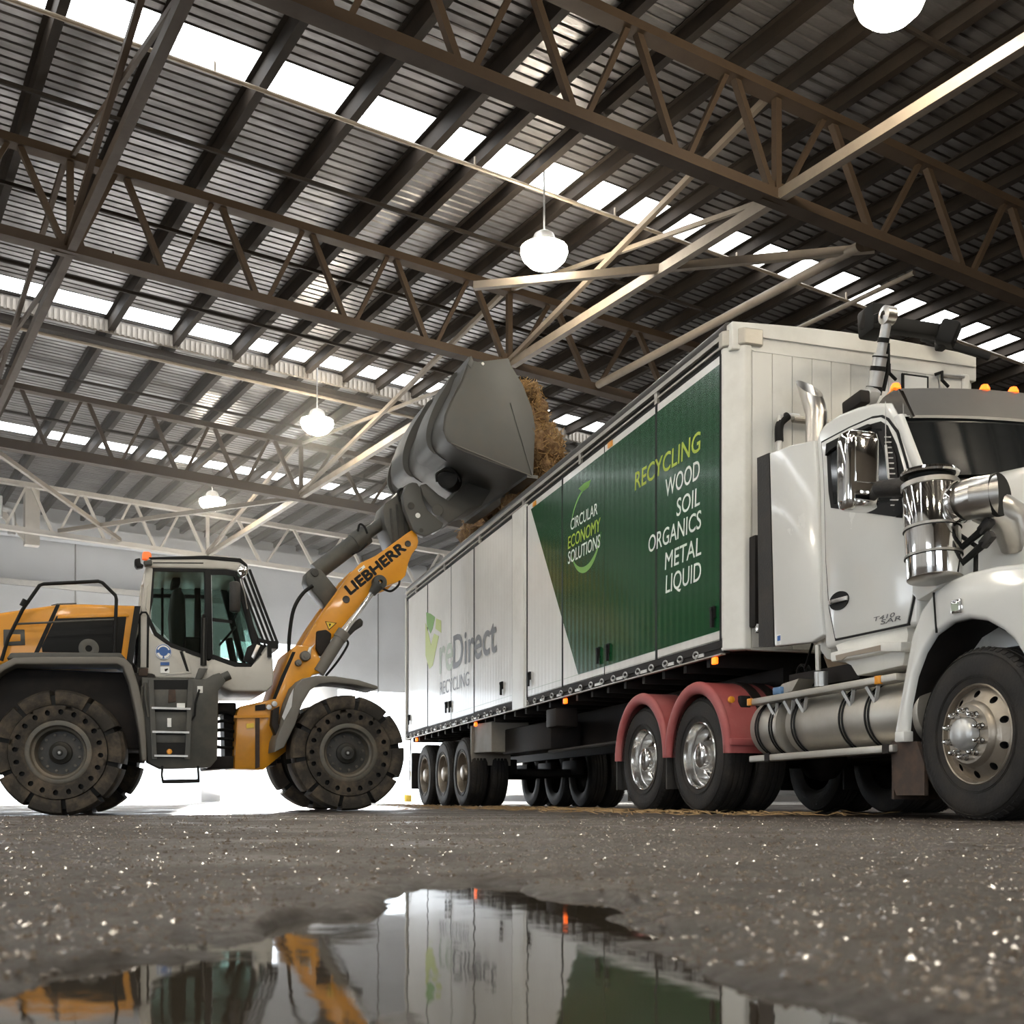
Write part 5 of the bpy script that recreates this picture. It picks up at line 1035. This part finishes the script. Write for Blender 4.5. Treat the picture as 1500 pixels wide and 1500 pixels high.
for nm_, pts in (('glass_band', [(223, 829), (302, 832), (302, 838), (224, 837)]), ('glass_band', [(219, 903), (224, 880), (226, 835), (224, 831), (219.5, 890)]), ('glass_band', [(219, 903), (230, 926), (251, 942), (300, 960), (301, 966), (250, 948), (226, 931), (217, 912)]), ('glass_band', [(308, 832), (346, 833), (352, 846), (330, 842), (309, 842)]), ('glass_band', [(310, 958), (345, 970), (367, 971), (384, 944), (390, 946), (368, 977), (344, 977), (311, 966)]), ('glass_band', [(311, 905), (340, 909), (340, 913), (311, 910)]), ('glass_band', [(296, 900), (301, 900), (302, 966), (296, 964)])):
    plate(pts, 0.42, 0.422, 0.442, nm_, 'seal_black', cab, smooth=0)
plate([(224, 834), (299, 836), (300, 960), (250, 940), (222, 910)], 1.97, 1.965, 1.97, 'far_glass', 'cab_glass', cab, smooth=0); plate([(310, 838), (346, 839), (364, 882), (385, 944), (367, 973), (312, 960)], 1.97, 1.965, 1.97, 'far_glass', 'cab_glass', cab, smooth=0)
for xx in (236, 262, 285): plate([(xx, 834), (xx+3.5, 834), (xx+3.5, 955), (xx, 955)], 1.9, 1.88, 1.96, 'window_bar', 'seal_black', cab, smooth=0)
plate([(224, 870), (300, 872), (300, 877), (224, 875)], 1.9, 1.88, 1.96, 'window_bar', 'seal_black', cab, smooth=0)
MB().skin([[(pt(351, 836, 0.5)[0], w, pt(351, 836, 0.5)[2]) for w in (0.5, 1.9)], [(pt(377, 944, 0.5)[0], w, pt(377, 944, 0.5)[2]) for w in (0.5, 1.9)]], caps=False, ringclosed=False).obj('front_glass', M['cab_glass'], cab, smooth=0)
# inside the cab: seat, column, wheel
mb = MB(); mb.prism(Q([(252, 962), (290, 962), (292, 948), (272, 945), (270, 875), (262, 862), (252, 866), (248, 900)], 1.1), 0.95, 1.45); seat = mb.obj('driver_seat', M['black_rubber'], cab, bevel=0.05, seg=3); plate([(250, 862), (264, 858), (264, 845), (252, 846)], 1.1, 1.05, 1.35, 'headrest', 'black_rubber', seat, bevel=0.03)
MB().tube([pt(345, 985, 1.2), pt(335, 935, 1.2)], 0.05, 10).obj('steering_column', M['chassis_black'], cab)
p = pt(333, 932, 1.2); mb = MB(); mb.tube([(p[0] + 0.10*math.cos(2*PI*k/24), p[1] + 0.19*math.sin(2*PI*k/24), p[2] + 0.12*math.cos(2*PI*k/24)) for k in range(25)], 0.016, 8); mb.obj('steering_wheel', M['seal_black'], cab)
MB().box((pt(300, 930, 1)[0]-0.3, 0.55, pt(300, 975, 1)[2]), (pt(300, 930, 1)[0]+0.05, 0.85, pt(300, 940, 1)[2])).obj('control_console', M['chassis_black'], cab, bevel=0.03)
# guard bars over the front screen
for i, w in enumerate((0.40, 0.66, 0.98, 1.30, 1.66, 2.0)):
    a_, b_ = pt(363, 834, 0.40), pt(404, 942, 0.40); MB().bar((a_[0]+0.02, w, a_[2]), (b_[0]+0.02, w, b_[2]), 0.035, 0.03).obj('guard_bar', M['seal_black'], cab, smooth=0)
b_ = pt(404, 944, 0.40); MB().box((b_[0]-0.06, 0.36, b_[2]-0.06), (b_[0]+0.03, 2.04, b_[2]+0.04)).obj('guard_rail', M['seal_black'], cab, smooth=0)
p = pt(378, 938, 0.4); MB().bar((p[0], 0.38, p[2]), (b_[0], 0.38, b_[2]), 0.03, 0.05).obj('guard_rail', M['seal_black'], cab, smooth=0); p = pt(395, 955, 0.40); MB().box((p[0]-0.03, 0.36, p[2]-0.07), (p[0]+0.02, 0.44, p[2]+0.12)).obj('guard_bracket', M['seal_black'], cab, smooth=0)
p = pt(372, 955, 0.42); plate([(356, 968), (362, 948), (372, 942), (384, 944), (380, 960), (368, 973)], 0.41, 0.40, 0.43, 'lower_window_trim', 'seal_black', cab, bevel=0.006); plate([(368, 962), (376, 944), (381, 946), (372, 966)], 0.40, 0.396, 0.402, 'trim_glint', 'brushed_steel', cab, bevel=0.003)
# mirrors, lamps, beacon
def pill(px0, py0, px1, py1, w, dw, name, m, par=cab):
    a_, b_ = pt((px0+px1)/2, py0, w), pt((px0+px1)/2, py1, w); r = abs(pt(px1, py0, w)[0] - pt(px0, py0, w)[0])/2
    return MB().tube([(a_[0], w, a_[2]), (a_[0], w, a_[2]-0.02), (b_[0], w, b_[2]+0.02), (b_[0], w, b_[2])], [r*0.6, r, r, r*0.6], 14).obj(name, M[m], par, smooth=60)
pill(336, 852, 352, 897, 0.2, 0.1, 'wing_mirror', 'black_rubber'); MB().tube([pt(350, 846, 0.3), pt(352, 870, 0.25), pt(346, 900, 0.25), pt(344, 905, 0.4)], 0.012, 8).obj('mirror_stay', M['seal_black'], cab)
plate([(346, 838), (352, 826), (361, 833), (361, 842), (352, 848)], 0.32, 0.26, 0.38, 'front_mirror', 'chrome', cab, bevel=0.02, seg=3); MB().tube([pt(352, 848, 0.3), pt(358, 870, 0.3), pt(362, 892, 0.35)], 0.010, 8).obj('mirror_arm', M['brushed_steel'], cab)
plate([(197, 820), (205, 818), (206, 826), (210, 828), (210, 831), (200, 833), (197, 828)], 0.35, 0.30, 0.45, 'work_lamp', 'seal_black', cab, bevel=0.01); plate([(210, 822), (222, 820), (223, 828), (212, 829)], 0.36, 0.33, 0.46, 'lamp_mount', 'loader_grey', cab, bevel=0.01)
c = pt(215, 820, 0.5); MB().lathe([(0.0, 0.10), (0.045, 0.095), (0.058, 0.07), (0.06, 0.0)], c=(c[0], 0.5, c[2]), axis='z', n=20).obj('beacon', M['beacon_orange'], cab)
# grab rails and stickers on the cab
for pts, w in (([(204, 978), (204.5, 902), (208, 897), (214, 897), (217, 902), (216, 978)], 0.33), ([(295, 975), (296, 905), (299, 900), (302, 905), (301, 975)], 0.33)):
    MB().tube([pt(a_, b_, w) for a_, b_ in pts], 0.014, 8).obj('cab_grab_rail', M['seal_black'], cab)
plate([(205, 903), (216, 903), (215, 978), (205, 978)], 0.38, 0.38, 0.42, 'pillar_cover', 'loader_white', cab, bevel=0.01); plate([(203, 979), (217, 979), (216, 990), (203, 990)], 0.36, 0.34, 0.42, 'rail_foot', 'rust_flap', cab, bevel=0.006); plate([(291, 979), (304, 980), (296, 994), (284, 1000)], 0.36, 0.30, 0.42, 'rail_foot', 'loader_grey', cab, bevel=0.006); plate([(295, 905), (303, 905), (302, 975), (295, 975)], 0.37, 0.37, 0.42, 'pillar_cover', 'loader_grey', cab, bevel=0.01)
MB().tube([pt(218, 855, 0.38), pt(215, 860, 0.36), pt(213, 890, 0.36), pt(215, 893, 0.38)], 0.01, 8).obj('door_pull', M['loader_white'], cab)
plate([(263, 954), (267, 954), (278, 984), (273, 983)], 0.415, 0.41, 0.42, 'vent_slot', 'seal_black', cab, bevel=0.003); plate([(268, 954), (271, 954), (281, 986), (243, 989), (243, 987), (277, 984)], 0.41, 0.405, 0.42, 'panel_rim', 'loader_white', cab, bevel=0.004)
sx_, sz_ = L(239.5, 954.5, 0.40); rad = 0.102
mb = MB(); mb.lathe([(rad, 0.41), (rad, 0.405), (0.0, 0.405)], c=(sx_, 0, sz_), n=36); sg = mb.obj('safety_sign', M['sign_blue'], cab); mb = MB(); mb.lathe([(rad*0.97, 0.404), (rad*0.90, 0.404)], c=(sx_, 0, sz_), n=36); mb.obj('sign_border', M['decal_white'], sg)
arc_pts = lambda r, q0, q1, n=14: [(sx_ + r*math.cos(math.radians(q0 + (q1-q0)*k/n)), sz_ + r*math.sin(math.radians(q0 + (q1-q0)*k/n))) for k in range(n+1)]
mb = MB(); mb.prism(arc_pts(rad*0.80, 20, 160) + arc_pts(rad*0.62, 160, 20), 0.403, 0.4045); mb.prism(arc_pts(rad*0.84, 195, 262) + arc_pts(rad*0.55, 262, 195), 0.403, 0.4045); mb.prism(arc_pts(rad*0.84, 278, 345) + arc_pts(rad*0.55, 345, 278), 0.403, 0.4045); mb.obj('sign_symbol', M['decal_white'], sg, smooth=0)
plate([(235, 970), (248, 970), (248, 974.5), (235, 974.5)], 0.41, 0.404, 0.42, 'blue_sticker', 'sign_blue', cab); plate([(235, 976.5), (248, 976.5), (248, 986), (235, 986)], 0.41, 0.404, 0.42, 'white_sticker', 'decal_white', cab); plate([(241, 980), (246, 979), (246, 981), (243, 983.5), (241.5, 983)], 0.40, 0.402, 0.404, 'sticker_mark', 'seal_black', cab)
# service rail on the rear fender
rl = MB(); rl.tube([pt(a_, b_, 0.12) for a_, b_ in ((2, 968), (12, 935), (33, 893), (58, 857.5), (64, 855.5), (144, 851.5), (150, 853.5), (169, 872), (170.5, 878), (167, 964))], 0.022, 10); rl = rl.obj('service_rail', M['seal_black'], wl); MB().tube([pt(24, 914, 0.12), pt(100, 910.5, 0.12), pt(167, 907.5, 0.12)], 0.013, 8).obj('mid_rail', M['loader_grey'], rl); p = pt(35, 884, 0.12); MB().tube([pt(33, 888, 0.10), pt(38, 879, 0.10)], 0.04, 10).obj('rail_clamp', M['seal_black'], rl)

# ---- boom
arm = [(596, 781), (604, 776), (611, 784), (613, 793), (611, 802), (604, 811), (598, 825), (594, 843), (586, 851), (567, 858), (546, 870), (531, 881), (521, 895), (503, 917), (484, 938), (470, 958), (455, 974), (440, 975), (432, 965), (446, 938), (460, 914), (480, 885), (513, 840), (529, 824), (550, 814), (566, 803)]
armq = Q(arm, 0.78)
mb = MB(); mb.prism(armq, 0.78, 0.92); boom = mb.obj('boom_arm', M['loader_yellow'], wl, bevel=0.012)
mb = MB(); mb.prism(armq, 1.48, 1.62); b2 = mb.obj('boom_arm', M['loader_yellow'], wl, bevel=0.012)
p = pt(500, 890, 0.78); MB().cyl((p[0], 0.85, p[2]), (p[0], 1.55, p[2]), 0.14, 20).obj('cross_tube', M['loader_yellow'], wl)
bl_, br_ = L(513.5, 871, 0.775), L(595, 805, 0.775); tl_ = L(504.5, 858.5, 0.775)
xd = Vector((br_[0]-bl_[0], 0, br_[1]-bl_[1])); wd = xd.length; xd.normalize(); yd = Vector((-xd.z, 0, xd.x)); hh = (Vector((tl_[0], 0, tl_[1])) - Vector((bl_[0], 0, bl_[1]))).dot(yd)
lettering('lettering', 'LIEBHERR', M['seal_black'], boom, (bl_[0], 0.776, bl_[1]), hh, wd, xdir=xd, ydir=yd, bold=0.075)
for px, py, r in ((507, 878, 0.052), (597.5, 796.5, 0.045)): c = pt(px, py, 0.775); MB().lathe([(r, 0.0), (r*0.9, -0.012), (r*0.5, -0.004), (0.0, -0.004)], c=c, n=24).obj('pin_boss', M['hub_grey'], boom)
plate([(476, 910), (493.5, 912.5), (482, 923)], 0.776, 0.775, 0.78, 'warning_triangle', 'seal_black', boom); plate([(477.5, 911), (491.5, 913), (482, 921.5)], 0.774, 0.773, 0.776, 'triangle_face', 'warning_yellow', boom); plate([(482, 913.3), (485, 913.6), (483.3, 918), (482.4, 917.6)], 0.772, 0.772, 0.774, 'triangle_mark', 'seal_black', boom)
plate([(524, 835), (533, 827.5), (535, 831), (526, 838.5)], 0.776, 0.775, 0.78, 'arm_sticker', 'decal_white', boom); plate([(525.5, 835.2), (529.5, 832), (530.2, 833.2), (526.4, 836.6)], 0.774, 0.7735, 0.776, 'sticker_mark', 'decal_grey', boom)
mb = MB(); a_, b_ = pt(462, 914, 0.78), pt(513, 841, 0.78); mb.bar((a_[0], 0.772, a_[2]), (b_[0], 0.772, b_[2]), 0.02, 0.02); mb.obj('arm_edge', M['loader_yellow'], boom, smooth=0)
# lift cylinder
for w in (0.66, 1.74):
    a_, b_, c_ = pt(466, 985, w), pt(503, 927, w), pt(556, 853, w)
    lc = MB().tube([a_, b_], 0.085, 20).obj('lift_cylinder', M['fender_grey'], wl); MB().tube([b_, c_], 0.037, 16).obj('lift_rod', M['chrome'], lc); d_ = (Vector(c_)-Vector(a_)).normalized()
    MB().tube([tuple(Vector(b_) - d_*0.10), tuple(Vector(b_) + d_*0.02)], 0.095, 20).obj('cylinder_gland', M['fender_grey'], lc)
    e = MB(); e.lathe([(0.03, -0.06), (0.09, -0.05), (0.10, -0.02), (0.10, 0.08), (0.05, 0.09)], c=c_, n=22); e.tube([tuple(Vector(c_) - d_*0.20), tuple(Vector(c_) - d_*0.05)], [0.05, 0.085], 14); e.obj('cylinder_eye', M['hub_grey'], lc)
MB().tube(smoothpath([pt(508, 938, 0.7), pt(509, 945, 0.68), pt(495, 968, 0.68), pt(477, 990, 0.7)], 5), 0.016, 8).obj('lift_hose', M['seal_black'], wl); MB().tube(smoothpath([pt(560, 862, 0.72), pt(572, 866, 0.72), pt(583, 858, 0.72), pt(585, 851, 0.8)], 5), 0.016, 8).obj('arm_hose', M['seal_black'], boom)
plate([(464, 924), (478, 922), (486, 928), (483, 945), (470, 962), (463, 950)], 0.70, 0.70, 0.78, 'hose_bracket', 'chassis_black', boom, bevel=0.02); plate([(449, 958), (453, 948), (458, 946), (462, 942), (456, 950), (455, 965)], 0.58, 0.58, 0.64, 'valve_lever', 'galvanised', wl, bevel=0.008)
plate([(502, 930), (519, 912), (527, 905), (532, 910), (531, 917), (520, 924), (510, 934)], 1.0, 0.98, 1.4, 'rocker_lug', 'hub_grey', wl, bevel=0.02)
# tilt linkage
plate([(447, 850), (449, 838), (457, 832), (470, 835), (494, 864), (480, 886), (477, 889), (450, 858)], 1.05, 1.02, 1.36, 'rocker', 'loader_grey', bevel=0.02)
rk = [c for c in wl.children if c.name.startswith('rocker') and 'lug' not in c.name][0]
c = pt(461, 839, 1.02); MB().lathe([(0.0, -0.03), (0.05, -0.025), (0.055, 0.0)], c=c, n=18).obj('rocker_pin', M['hub_grey'], rk)
a_, b_, c_ = pt(463, 838, 1.19), pt(536, 783, 1.19), pt(572, 757, 1.19)
tc_ = MB().tube([a_, b_], 0.125, 20).obj('tilt_cylinder', M['loader_grey'], wl); MB().tube([b_, c_], 0.085, 16).obj('tilt_rod', M['loader_grey'], tc_); d_ = (Vector(c_)-Vector(a_)).normalized(); MB().tube([tuple(Vector(b_) - d_*0.22), b_], 0.14, 20).obj('cylinder_gland', M['loader_grey'], tc_)
MB().tube(smoothpath([pt(524, 778, 1.05), pt(527, 768, 1.05), pt(534, 772, 1.05), pt(538, 782, 1.05)], 4), 0.016, 8).obj('tilt_hose', M['seal_black'], tc_); MB().tube(smoothpath([pt(515, 812, 1.05), pt(528, 806, 1.05), pt(538, 796, 1.05)], 4), 0.013, 8).obj('tilt_pipe', M['seal_black'], tc_)
MB().tube(smoothpath([pt(423, 958, 1.0), pt(424, 930, 1.0), pt(430, 893, 1.0), pt(443, 870, 1.0), pt(458, 858, 1.0)], 6), 0.026, 10).obj('tilt_line', M['seal_black'], wl)
# quick hitch
plate([(562, 768), (560, 748), (563, 738), (578, 728), (588, 715), (600, 708), (606, 712), (606, 786), (592, 792), (574, 802)], 1.0, 0.95, 1.5, 'quick_hitch', 'loader_grey', bevel=0.015)
qh = [c for c in wl.children if c.name.startswith('quick_hitch')][0]
for k in range(4):
    a_, b_ = pt(572 + 9*k, 745 - 6*k, 0.94), pt(577 + 9*k, 798 - 5*k, 0.94); MB().bar((a_[0], 0.94, a_[2]), (b_[0], 0.94, b_[2]), 0.015, 0.03).obj('hitch_rib', M['hub_grey'], qh, smooth=0)
plate([(589, 727), (594, 712), (603, 707), (610, 708), (615, 716), (618, 732), (626, 748), (643, 763), (649, 767), (646, 774), (634, 780), (622, 786), (610, 782), (604, 776), (592, 745)], 0.75, 0.72, 0.86, 'hitch_plate', 'bucket_steel', qh, bevel=0.012)
for px, py, r, m_ in ((602, 741, 0.05, 'hub_grey'), (612, 755, 0.035, 'decal_white'), (617, 777, 0.03, 'hub_grey')): c = pt(px, py, 0.715); MB().lathe([(r, 0.01), (r, -0.004), (0.0, -0.006)], c=c, n=20).obj('hitch_pin', M[m_], qh)
MB().tube(smoothpath([pt(586, 735, 0.9), pt(583, 722, 0.9), pt(588, 716, 0.9), pt(594, 720, 0.9), pt(590, 732, 0.9)], 4), 0.018, 8).obj('hitch_hose', M['seal_black'], qh)

# ---- bucket
W0, W1 = -0.20, 2.60
shell_px = [(690, 527), (683, 536), (676, 556), (662, 582), (651, 608), (648.5, 630), (655, 646), (671, 658), (725, 679), (780, 698)]
plate_px = [(690, 527), (700, 530), (745, 524.5), (748, 534), (766, 564), (779, 598), (784, 625), (781, 698), (725, 679), (671, 658), (655, 646), (648.5, 630), (651, 608), (662, 582), (676, 556), (683, 536)]
sh = Q(shell_px, W0); pl = Q(plate_px, W0)
bk = MB(); th = 0.03
inner = []
for i, (x, z) in enumerate(sh):
    cxs = sum(p[0] for p in pl)/len(pl); czs = sum(p[1] for p in pl)/len(pl); v = Vector((cxs-x, czs-z)).normalized(); inner.append((x + v.x*th, z + v.y*th))
bk.skin([[(x, w, z) for x, z in sh + inner[::-1]] for w in (W0, W1)])
bucket = bk.obj('bucket', M['bucket_steel'], wl, smooth=40)
for w in (W0, W1 - 0.035): mb = MB(); mb.prism(pl, w, w + 0.035); mb.obj('bucket_side', M['bucket_steel'], bucket, bevel=0.006)
a_, b_ = L(748, 590, W0 - 0.01), L(780, 697, W0 - 0.01); MB().bar((a_[0], W0 - 0.006, a_[1]), (b_[0], W0 - 0.006, b_[1]), 0.010, 0.014).obj('side_cutter', M['bucket_steel'], bucket, smooth=0)
a_, b_ = L(655, 646, W0), L(780, 698, W0); MB().bar((a_[0]+0.05, W0 - 0.004, a_[1]-0.02), (b_[0], W0 - 0.004, b_[1]), 0.010, 0.012).obj('side_weld', M['fender_grey'], bucket, smooth=0)
c = pt(707, 533, W0); MB().lathe([(0.022, 0.0), (0.02, -0.008), (0, -0.01)], c=c, n=14).obj('side_bolt', M['decal_white'], bucket)
x, z = sh[-1]; mb = MB(); mb.bar((x, W0, z), (x, W1, z), 0.16, 0.045, (0, 0, 1)); mb.obj('cutting_edge', M['bucket_steel'], bucket, smooth=0)
# stiffeners: broad curved plates wrapped round the back
def proud(w0, w1, d0, i0, i1, name='back_stiffener'):
    cxs = sum(p[0] for p in pl)/len(pl); czs = sum(p[1] for p in pl)/len(pl); sp = [Vector((p[0], p[1])) for p in sh[i0:i1]]
    fine = [Vector((p[0], p[1])) for p in [(q[0], q[1]) for q in smoothpath([(v.x, v.y, 0) for v in sp], 6)]]
    o = []; n = len(fine)
    for i, v in enumerate(fine):
        u = (v - Vector((cxs, czs))).normalized(); t = i/(n-1); o.append(v + u*d0*(0.15 + 0.85*math.sin(PI*min(1, t*1.15))**0.7 if 0 < t < 0.87 else 0.05))
    mb = MB(); rg = [(v.x, v.y) for v in o] + [(v.x, v.y) for v in fine[::-1]]; mb.skin([[(x, w, z) for x, z in rg] for w in (w0, w1)]); return mb.obj(name, M['bucket_steel'], bucket, smooth=50)
proud(0.35, 0.95, 0.10, 0, 8); proud(1.55, 2.25, 0.12, 0, 8); proud(2.56, 2.60, 0.07, 0, 9)
mb = MB(); t0 = sh[0]; mb.bar((t0[0], W0 + 0.03, t0[1]), (t0[0], W1 - 0.03, t0[1]), 0.05, 0.10); mb.obj('spill_guard', M['bucket_steel'], bucket, smooth=0)
plate([(684, 533), (690, 521), (694, 530), (690, 540)], W0, W0 - 0.01, W0 + 0.05, 'lift_eye', 'bucket_steel', bucket, bevel=0.006)
mb = MB(); mb.tube([pt(655, 700, 0.55), pt(662, 706, 0.85)], 0.15, 26); dr_ = mb.obj('rotator_drum', M['seal_black'], bucket, bevel=0.02); MB().tube(smoothpath([pt(640, 706, 0.5), pt(640, 694, 0.5), pt(652, 689, 0.5), pt(668, 694, 0.5), pt(674, 706, 0.5)], 5), 0.017, 8).obj('drum_hose', M['seal_black'], dr_)
plate([(614, 712), (622, 710), (640, 726), (655, 735), (668, 722), (676, 712), (706, 700), (716, 722), (703, 742), (683, 748), (672, 757), (655, 768), (640, 755), (626, 740), (618, 728)], 0.95, 0.88, 1.7, 'bucket_mount', 'bucket_steel', bucket, bevel=0.012)
c = pt(641, 747, 0.86); MB().lathe([(0.085, 0.03), (0.085, 0.0), (0.078, -0.006), (0, -0.006)], c=c, n=26).obj('mount_boss', M['bucket_steel'], bucket)

# ================================================================ mulch
mat('mulch', (0.15, 0.082, 0.035), 0.85, var=0.5, vscale=22, bump=0.9, bscale=45, dirt=(0.40, 0.27, 0.12), dscale=16, damt=0.8)
mat('mulch_strand', (0.36, 0.225, 0.09), 0.8, var=0.6, vscale=30)
def strands(mb, pts, n, ln, wd):
    mb.mi = 1
    for _ in range(n):
        c = Vector(random.choice(pts)) + Vector((random.gauss(0, .03), random.gauss(0, .03), random.gauss(0, .03))); d_ = Vector((random.gauss(0, 1), random.gauss(0, 1), random.gauss(-0.3, 1))).normalized()*ln*random.uniform(.4, 1.2)
        u = d_.cross(Vector((random.random(), random.random(), random.random()))).normalized()*wd; v = d_.cross(u).normalized()*wd*0.6
        mb.skin([[tuple(c - d_/2 + u), tuple(c - d_/2 + v), tuple(c - d_/2 - u)], [tuple(c + d_/2 + u), tuple(c + d_/2 + v), tuple(c + d_/2 - u)]])
    mb.mi = 0
def blob(mb, c, r, n=26, m_=16, amp=0.16, seed=0.0, fr=3.0):
    rings = []; pts = []
    for i in range(1, m_):
        th_ = PI*i/m_; ring = []
        for k in range(n):
            ph = 2*PI*k/n; u = Vector((math.sin(th_)*math.cos(ph), math.sin(th_)*math.sin(ph), math.cos(th_)))
            s = 1 + amp*noise.noise((u.x*fr + seed, u.y*fr, u.z*fr)) + 0.5*amp*noise.noise((u.x*fr*3 + seed, u.y*fr*3, u.z*fr*3)); q = (c[0] + u.x*r[0]*s, c[1] + u.y*r[1]*s, c[2] + u.z*r[2]*s); ring.append(q); pts.append(q)
        rings.append(ring)
    mb.skin(rings); return pts
mb = MB(); pts = []
bxc = lambda px, py, w: pt(px, py, w)
for px, py, w, r in ((752, 640, 0.35, (0.34, 0.40, 0.45)), (770, 652, 0.25, (0.30, 0.36, 0.36)), (793, 655, 0.30, (0.22, 0.40, 0.30)), (762, 595, 0.5, (0.18, 0.40, 0.28)), (765, 610, 1.2, (0.30, 0.6, 0.45)), (770, 625, 2.0, (0.28, 0.45, 0.4)), (803, 652, 0.40, (0.13, 0.30, 0.22)), (790, 684, 0.3, (0.15, 0.30, 0.22)), (800, 672, 0.7, (0.17, 0.45, 0.28)), (772, 585, 0.3, (0.07, 0.3, 0.14))):
    c = bxc(px, py, w); pts += blob(mb, (c[0], c[1], c[2]), r, seed=px*0.1, amp=0.3)
strands(mb, pts, 4200, 0.13, 0.0055)
mul = mb.obj('wood_mulch', [M['mulch'], M['mulch_strand']], smooth=60, fix=False); mul.location = wl.location; mul.rotation_euler = wl.rotation_euler
tag(mul, 'brown shredded wood mulch spilling from the raised bucket', 'mulch', kind='stuff')
mb = MB(); pts = []
for x, y, z, r in ((-5.3, 1.25, 3.55, (1.5, 0.58, 0.75)), (-6.4, 1.2, 3.45, (1.4, 0.58, 0.62)), (-4.3, 1.3, 3.4, (1.3, 0.58, 0.6)), (-5.6, 0.95, 3.72, (0.7, 0.38, 0.50)), (-8.2, 1.25, 3.2, (1.8, 0.58, 0.5)), (-2.2, 1.25, 3.0, (1.8, 0.58, 0.6))): pts += blob(mb, (x, y, z), r, 40, 22, 0.25, seed=x)
strands(mb, [p for p in pts if p[2] > 3.7], 2200, 0.12, 0.006)
mul2 = mb.obj('mulch_load', [M['mulch'], M['mulch_strand']], smooth=60, fix=False); mul2.location = tr.location; mul2.rotation_euler = tr.rotation_euler
tag(mul2, 'brown mulch heaped inside the trailer under the bucket', 'mulch', kind='stuff')
def cross(c):                               # how far across the trailer a point of the loader lies
    return (LA[0] + c[0]*LF[0] + c[1]*LN[0] - TA[0])*TN[0] + (LA[1] + c[0]*LF[1] + c[1]*LN[1] - TA[1])*TN[1]
def cross_y(X, Y): return (X - TA[0])*TN[0] + (Y - TA[1])*TN[1]
# curtain of mulch pouring off the bucket lip into the trailer
mb = MB(); pts = []
for i in range(46):
    f = random.random(); px = 690 + 84*f; y0 = 742 - 42*f; y1 = 800 - 62*f; yy = random.uniform(0.55, 1.6); k = random.random()
    x, z = T(px - 10*k*(1-f), y0 + 6 + (y1 - y0)*k, yy); c = (TA[0] + x*TF[0] + yy*TN[0], TA[1] + x*TF[1] + yy*TN[1], z); r = random.uniform(.7, 1.3)
    if cross_y(c[0], c[1]) > 0.4: pts += blob(mb, c, (0.17*r, 0.2*r, 0.26*r), 16, 10, 0.5, seed=i*1.7)
strands(mb, pts, 1800, 0.12, 0.006)
cur = mb.obj('pouring_mulch', [M['mulch'], M['mulch_strand']], smooth=60, fix=False); cur.rotation_euler = (0, 0, VIEW)
tag(cur, 'curtain of mulch pouring off the bucket lip into the trailer', 'mulch', kind='stuff')
# crumbs still in the air below the bucket
mb = MB()
for _ in range(90):
    c = Vector(pt(random.uniform(655, 690), random.uniform(755, 800), random.uniform(0.4, 1.6))); s = random.uniform(0.008, 0.03)
    if cross(c) < 0.1: continue
    mb.add([tuple(c + s*Vector((random.uniform(-1, 1), random.uniform(-1, 1), random.uniform(-1, 1)))) for _ in range(4)], [[0,1,2],[0,2,3],[0,3,1],[1,3,2]])
fc = mb.obj('falling_crumbs', M['mulch'], smooth=0, fix=False); fc.location = wl.location; fc.rotation_euler = wl.rotation_euler
tag(fc, 'dark crumbs of mulch falling between bucket and trailer', 'mulch', kind='stuff')
# ================================================================ daylight and camera
w = bpy.data.worlds.new('sky'); SC.world = w; w.use_nodes = True
bg = w.node_tree.nodes['Background']; bg.inputs[0].default_value = (0.86, 0.93, 1.0, 1); bg.inputs[1].default_value = 7.0
def portal(a0, a1, b, z1, flip):
    l = bpy.data.lights.new('doorway_portal', 'AREA'); l.shape = 'RECTANGLE'; l.size = a1 - a0; l.size_y = z1; l.cycles.is_portal = True
    o = bpy.data.objects.new('doorway_portal', l); COL.objects.link(o)
    o.location = hall((a0+a1)/2, b, z1/2); o.rotation_euler = (PI/2, 0, HROT + (0 if not flip else PI)); return o
portal(A0+4, A0+15, B0+0.2, 4.6, True)
portal(A0+17.6, A0+42, 44.3, 6.6, False)
s = bpy.data.lights.new('sun', 'SUN'); s.energy = 26.0; s.angle = 0.02; s.color = (1.0, 0.96, 0.90)
so = bpy.data.objects.new('sun', s); COL.objects.link(so)
sd = Vector((-0.30, -0.95, -0.205))
so.rotation_euler = sd.to_track_quat('-Z', 'Y').to_euler()
cam = bpy.data.cameras.new('camera'); co = bpy.data.objects.new('camera', cam); COL.objects.link(co); SC.camera = co
co.location = (0, 0, EYE); co.rotation_euler = (PI/2, 0, VIEW)
cam.sensor_width = 36.0; cam.sensor_fit = 'HORIZONTAL'; cam.lens = 36.0*FOC/1500.0
cam.shift_x = 0.0; cam.shift_y = (HOR - 750.0)/1500.0
cam.clip_start = 0.02; cam.clip_end = 400
cam.dof.use_dof = True; cam.dof.focus_distance = 11.0; cam.dof.aperture_fstop = 9.0
SC.view_settings.view_transform = 'Standard'; SC.view_settings.look = 'None'; SC.view_settings.gamma = 1.0; SC.view_settings.use_curve_mapping = False
SC.view_settings.exposure = 0.0
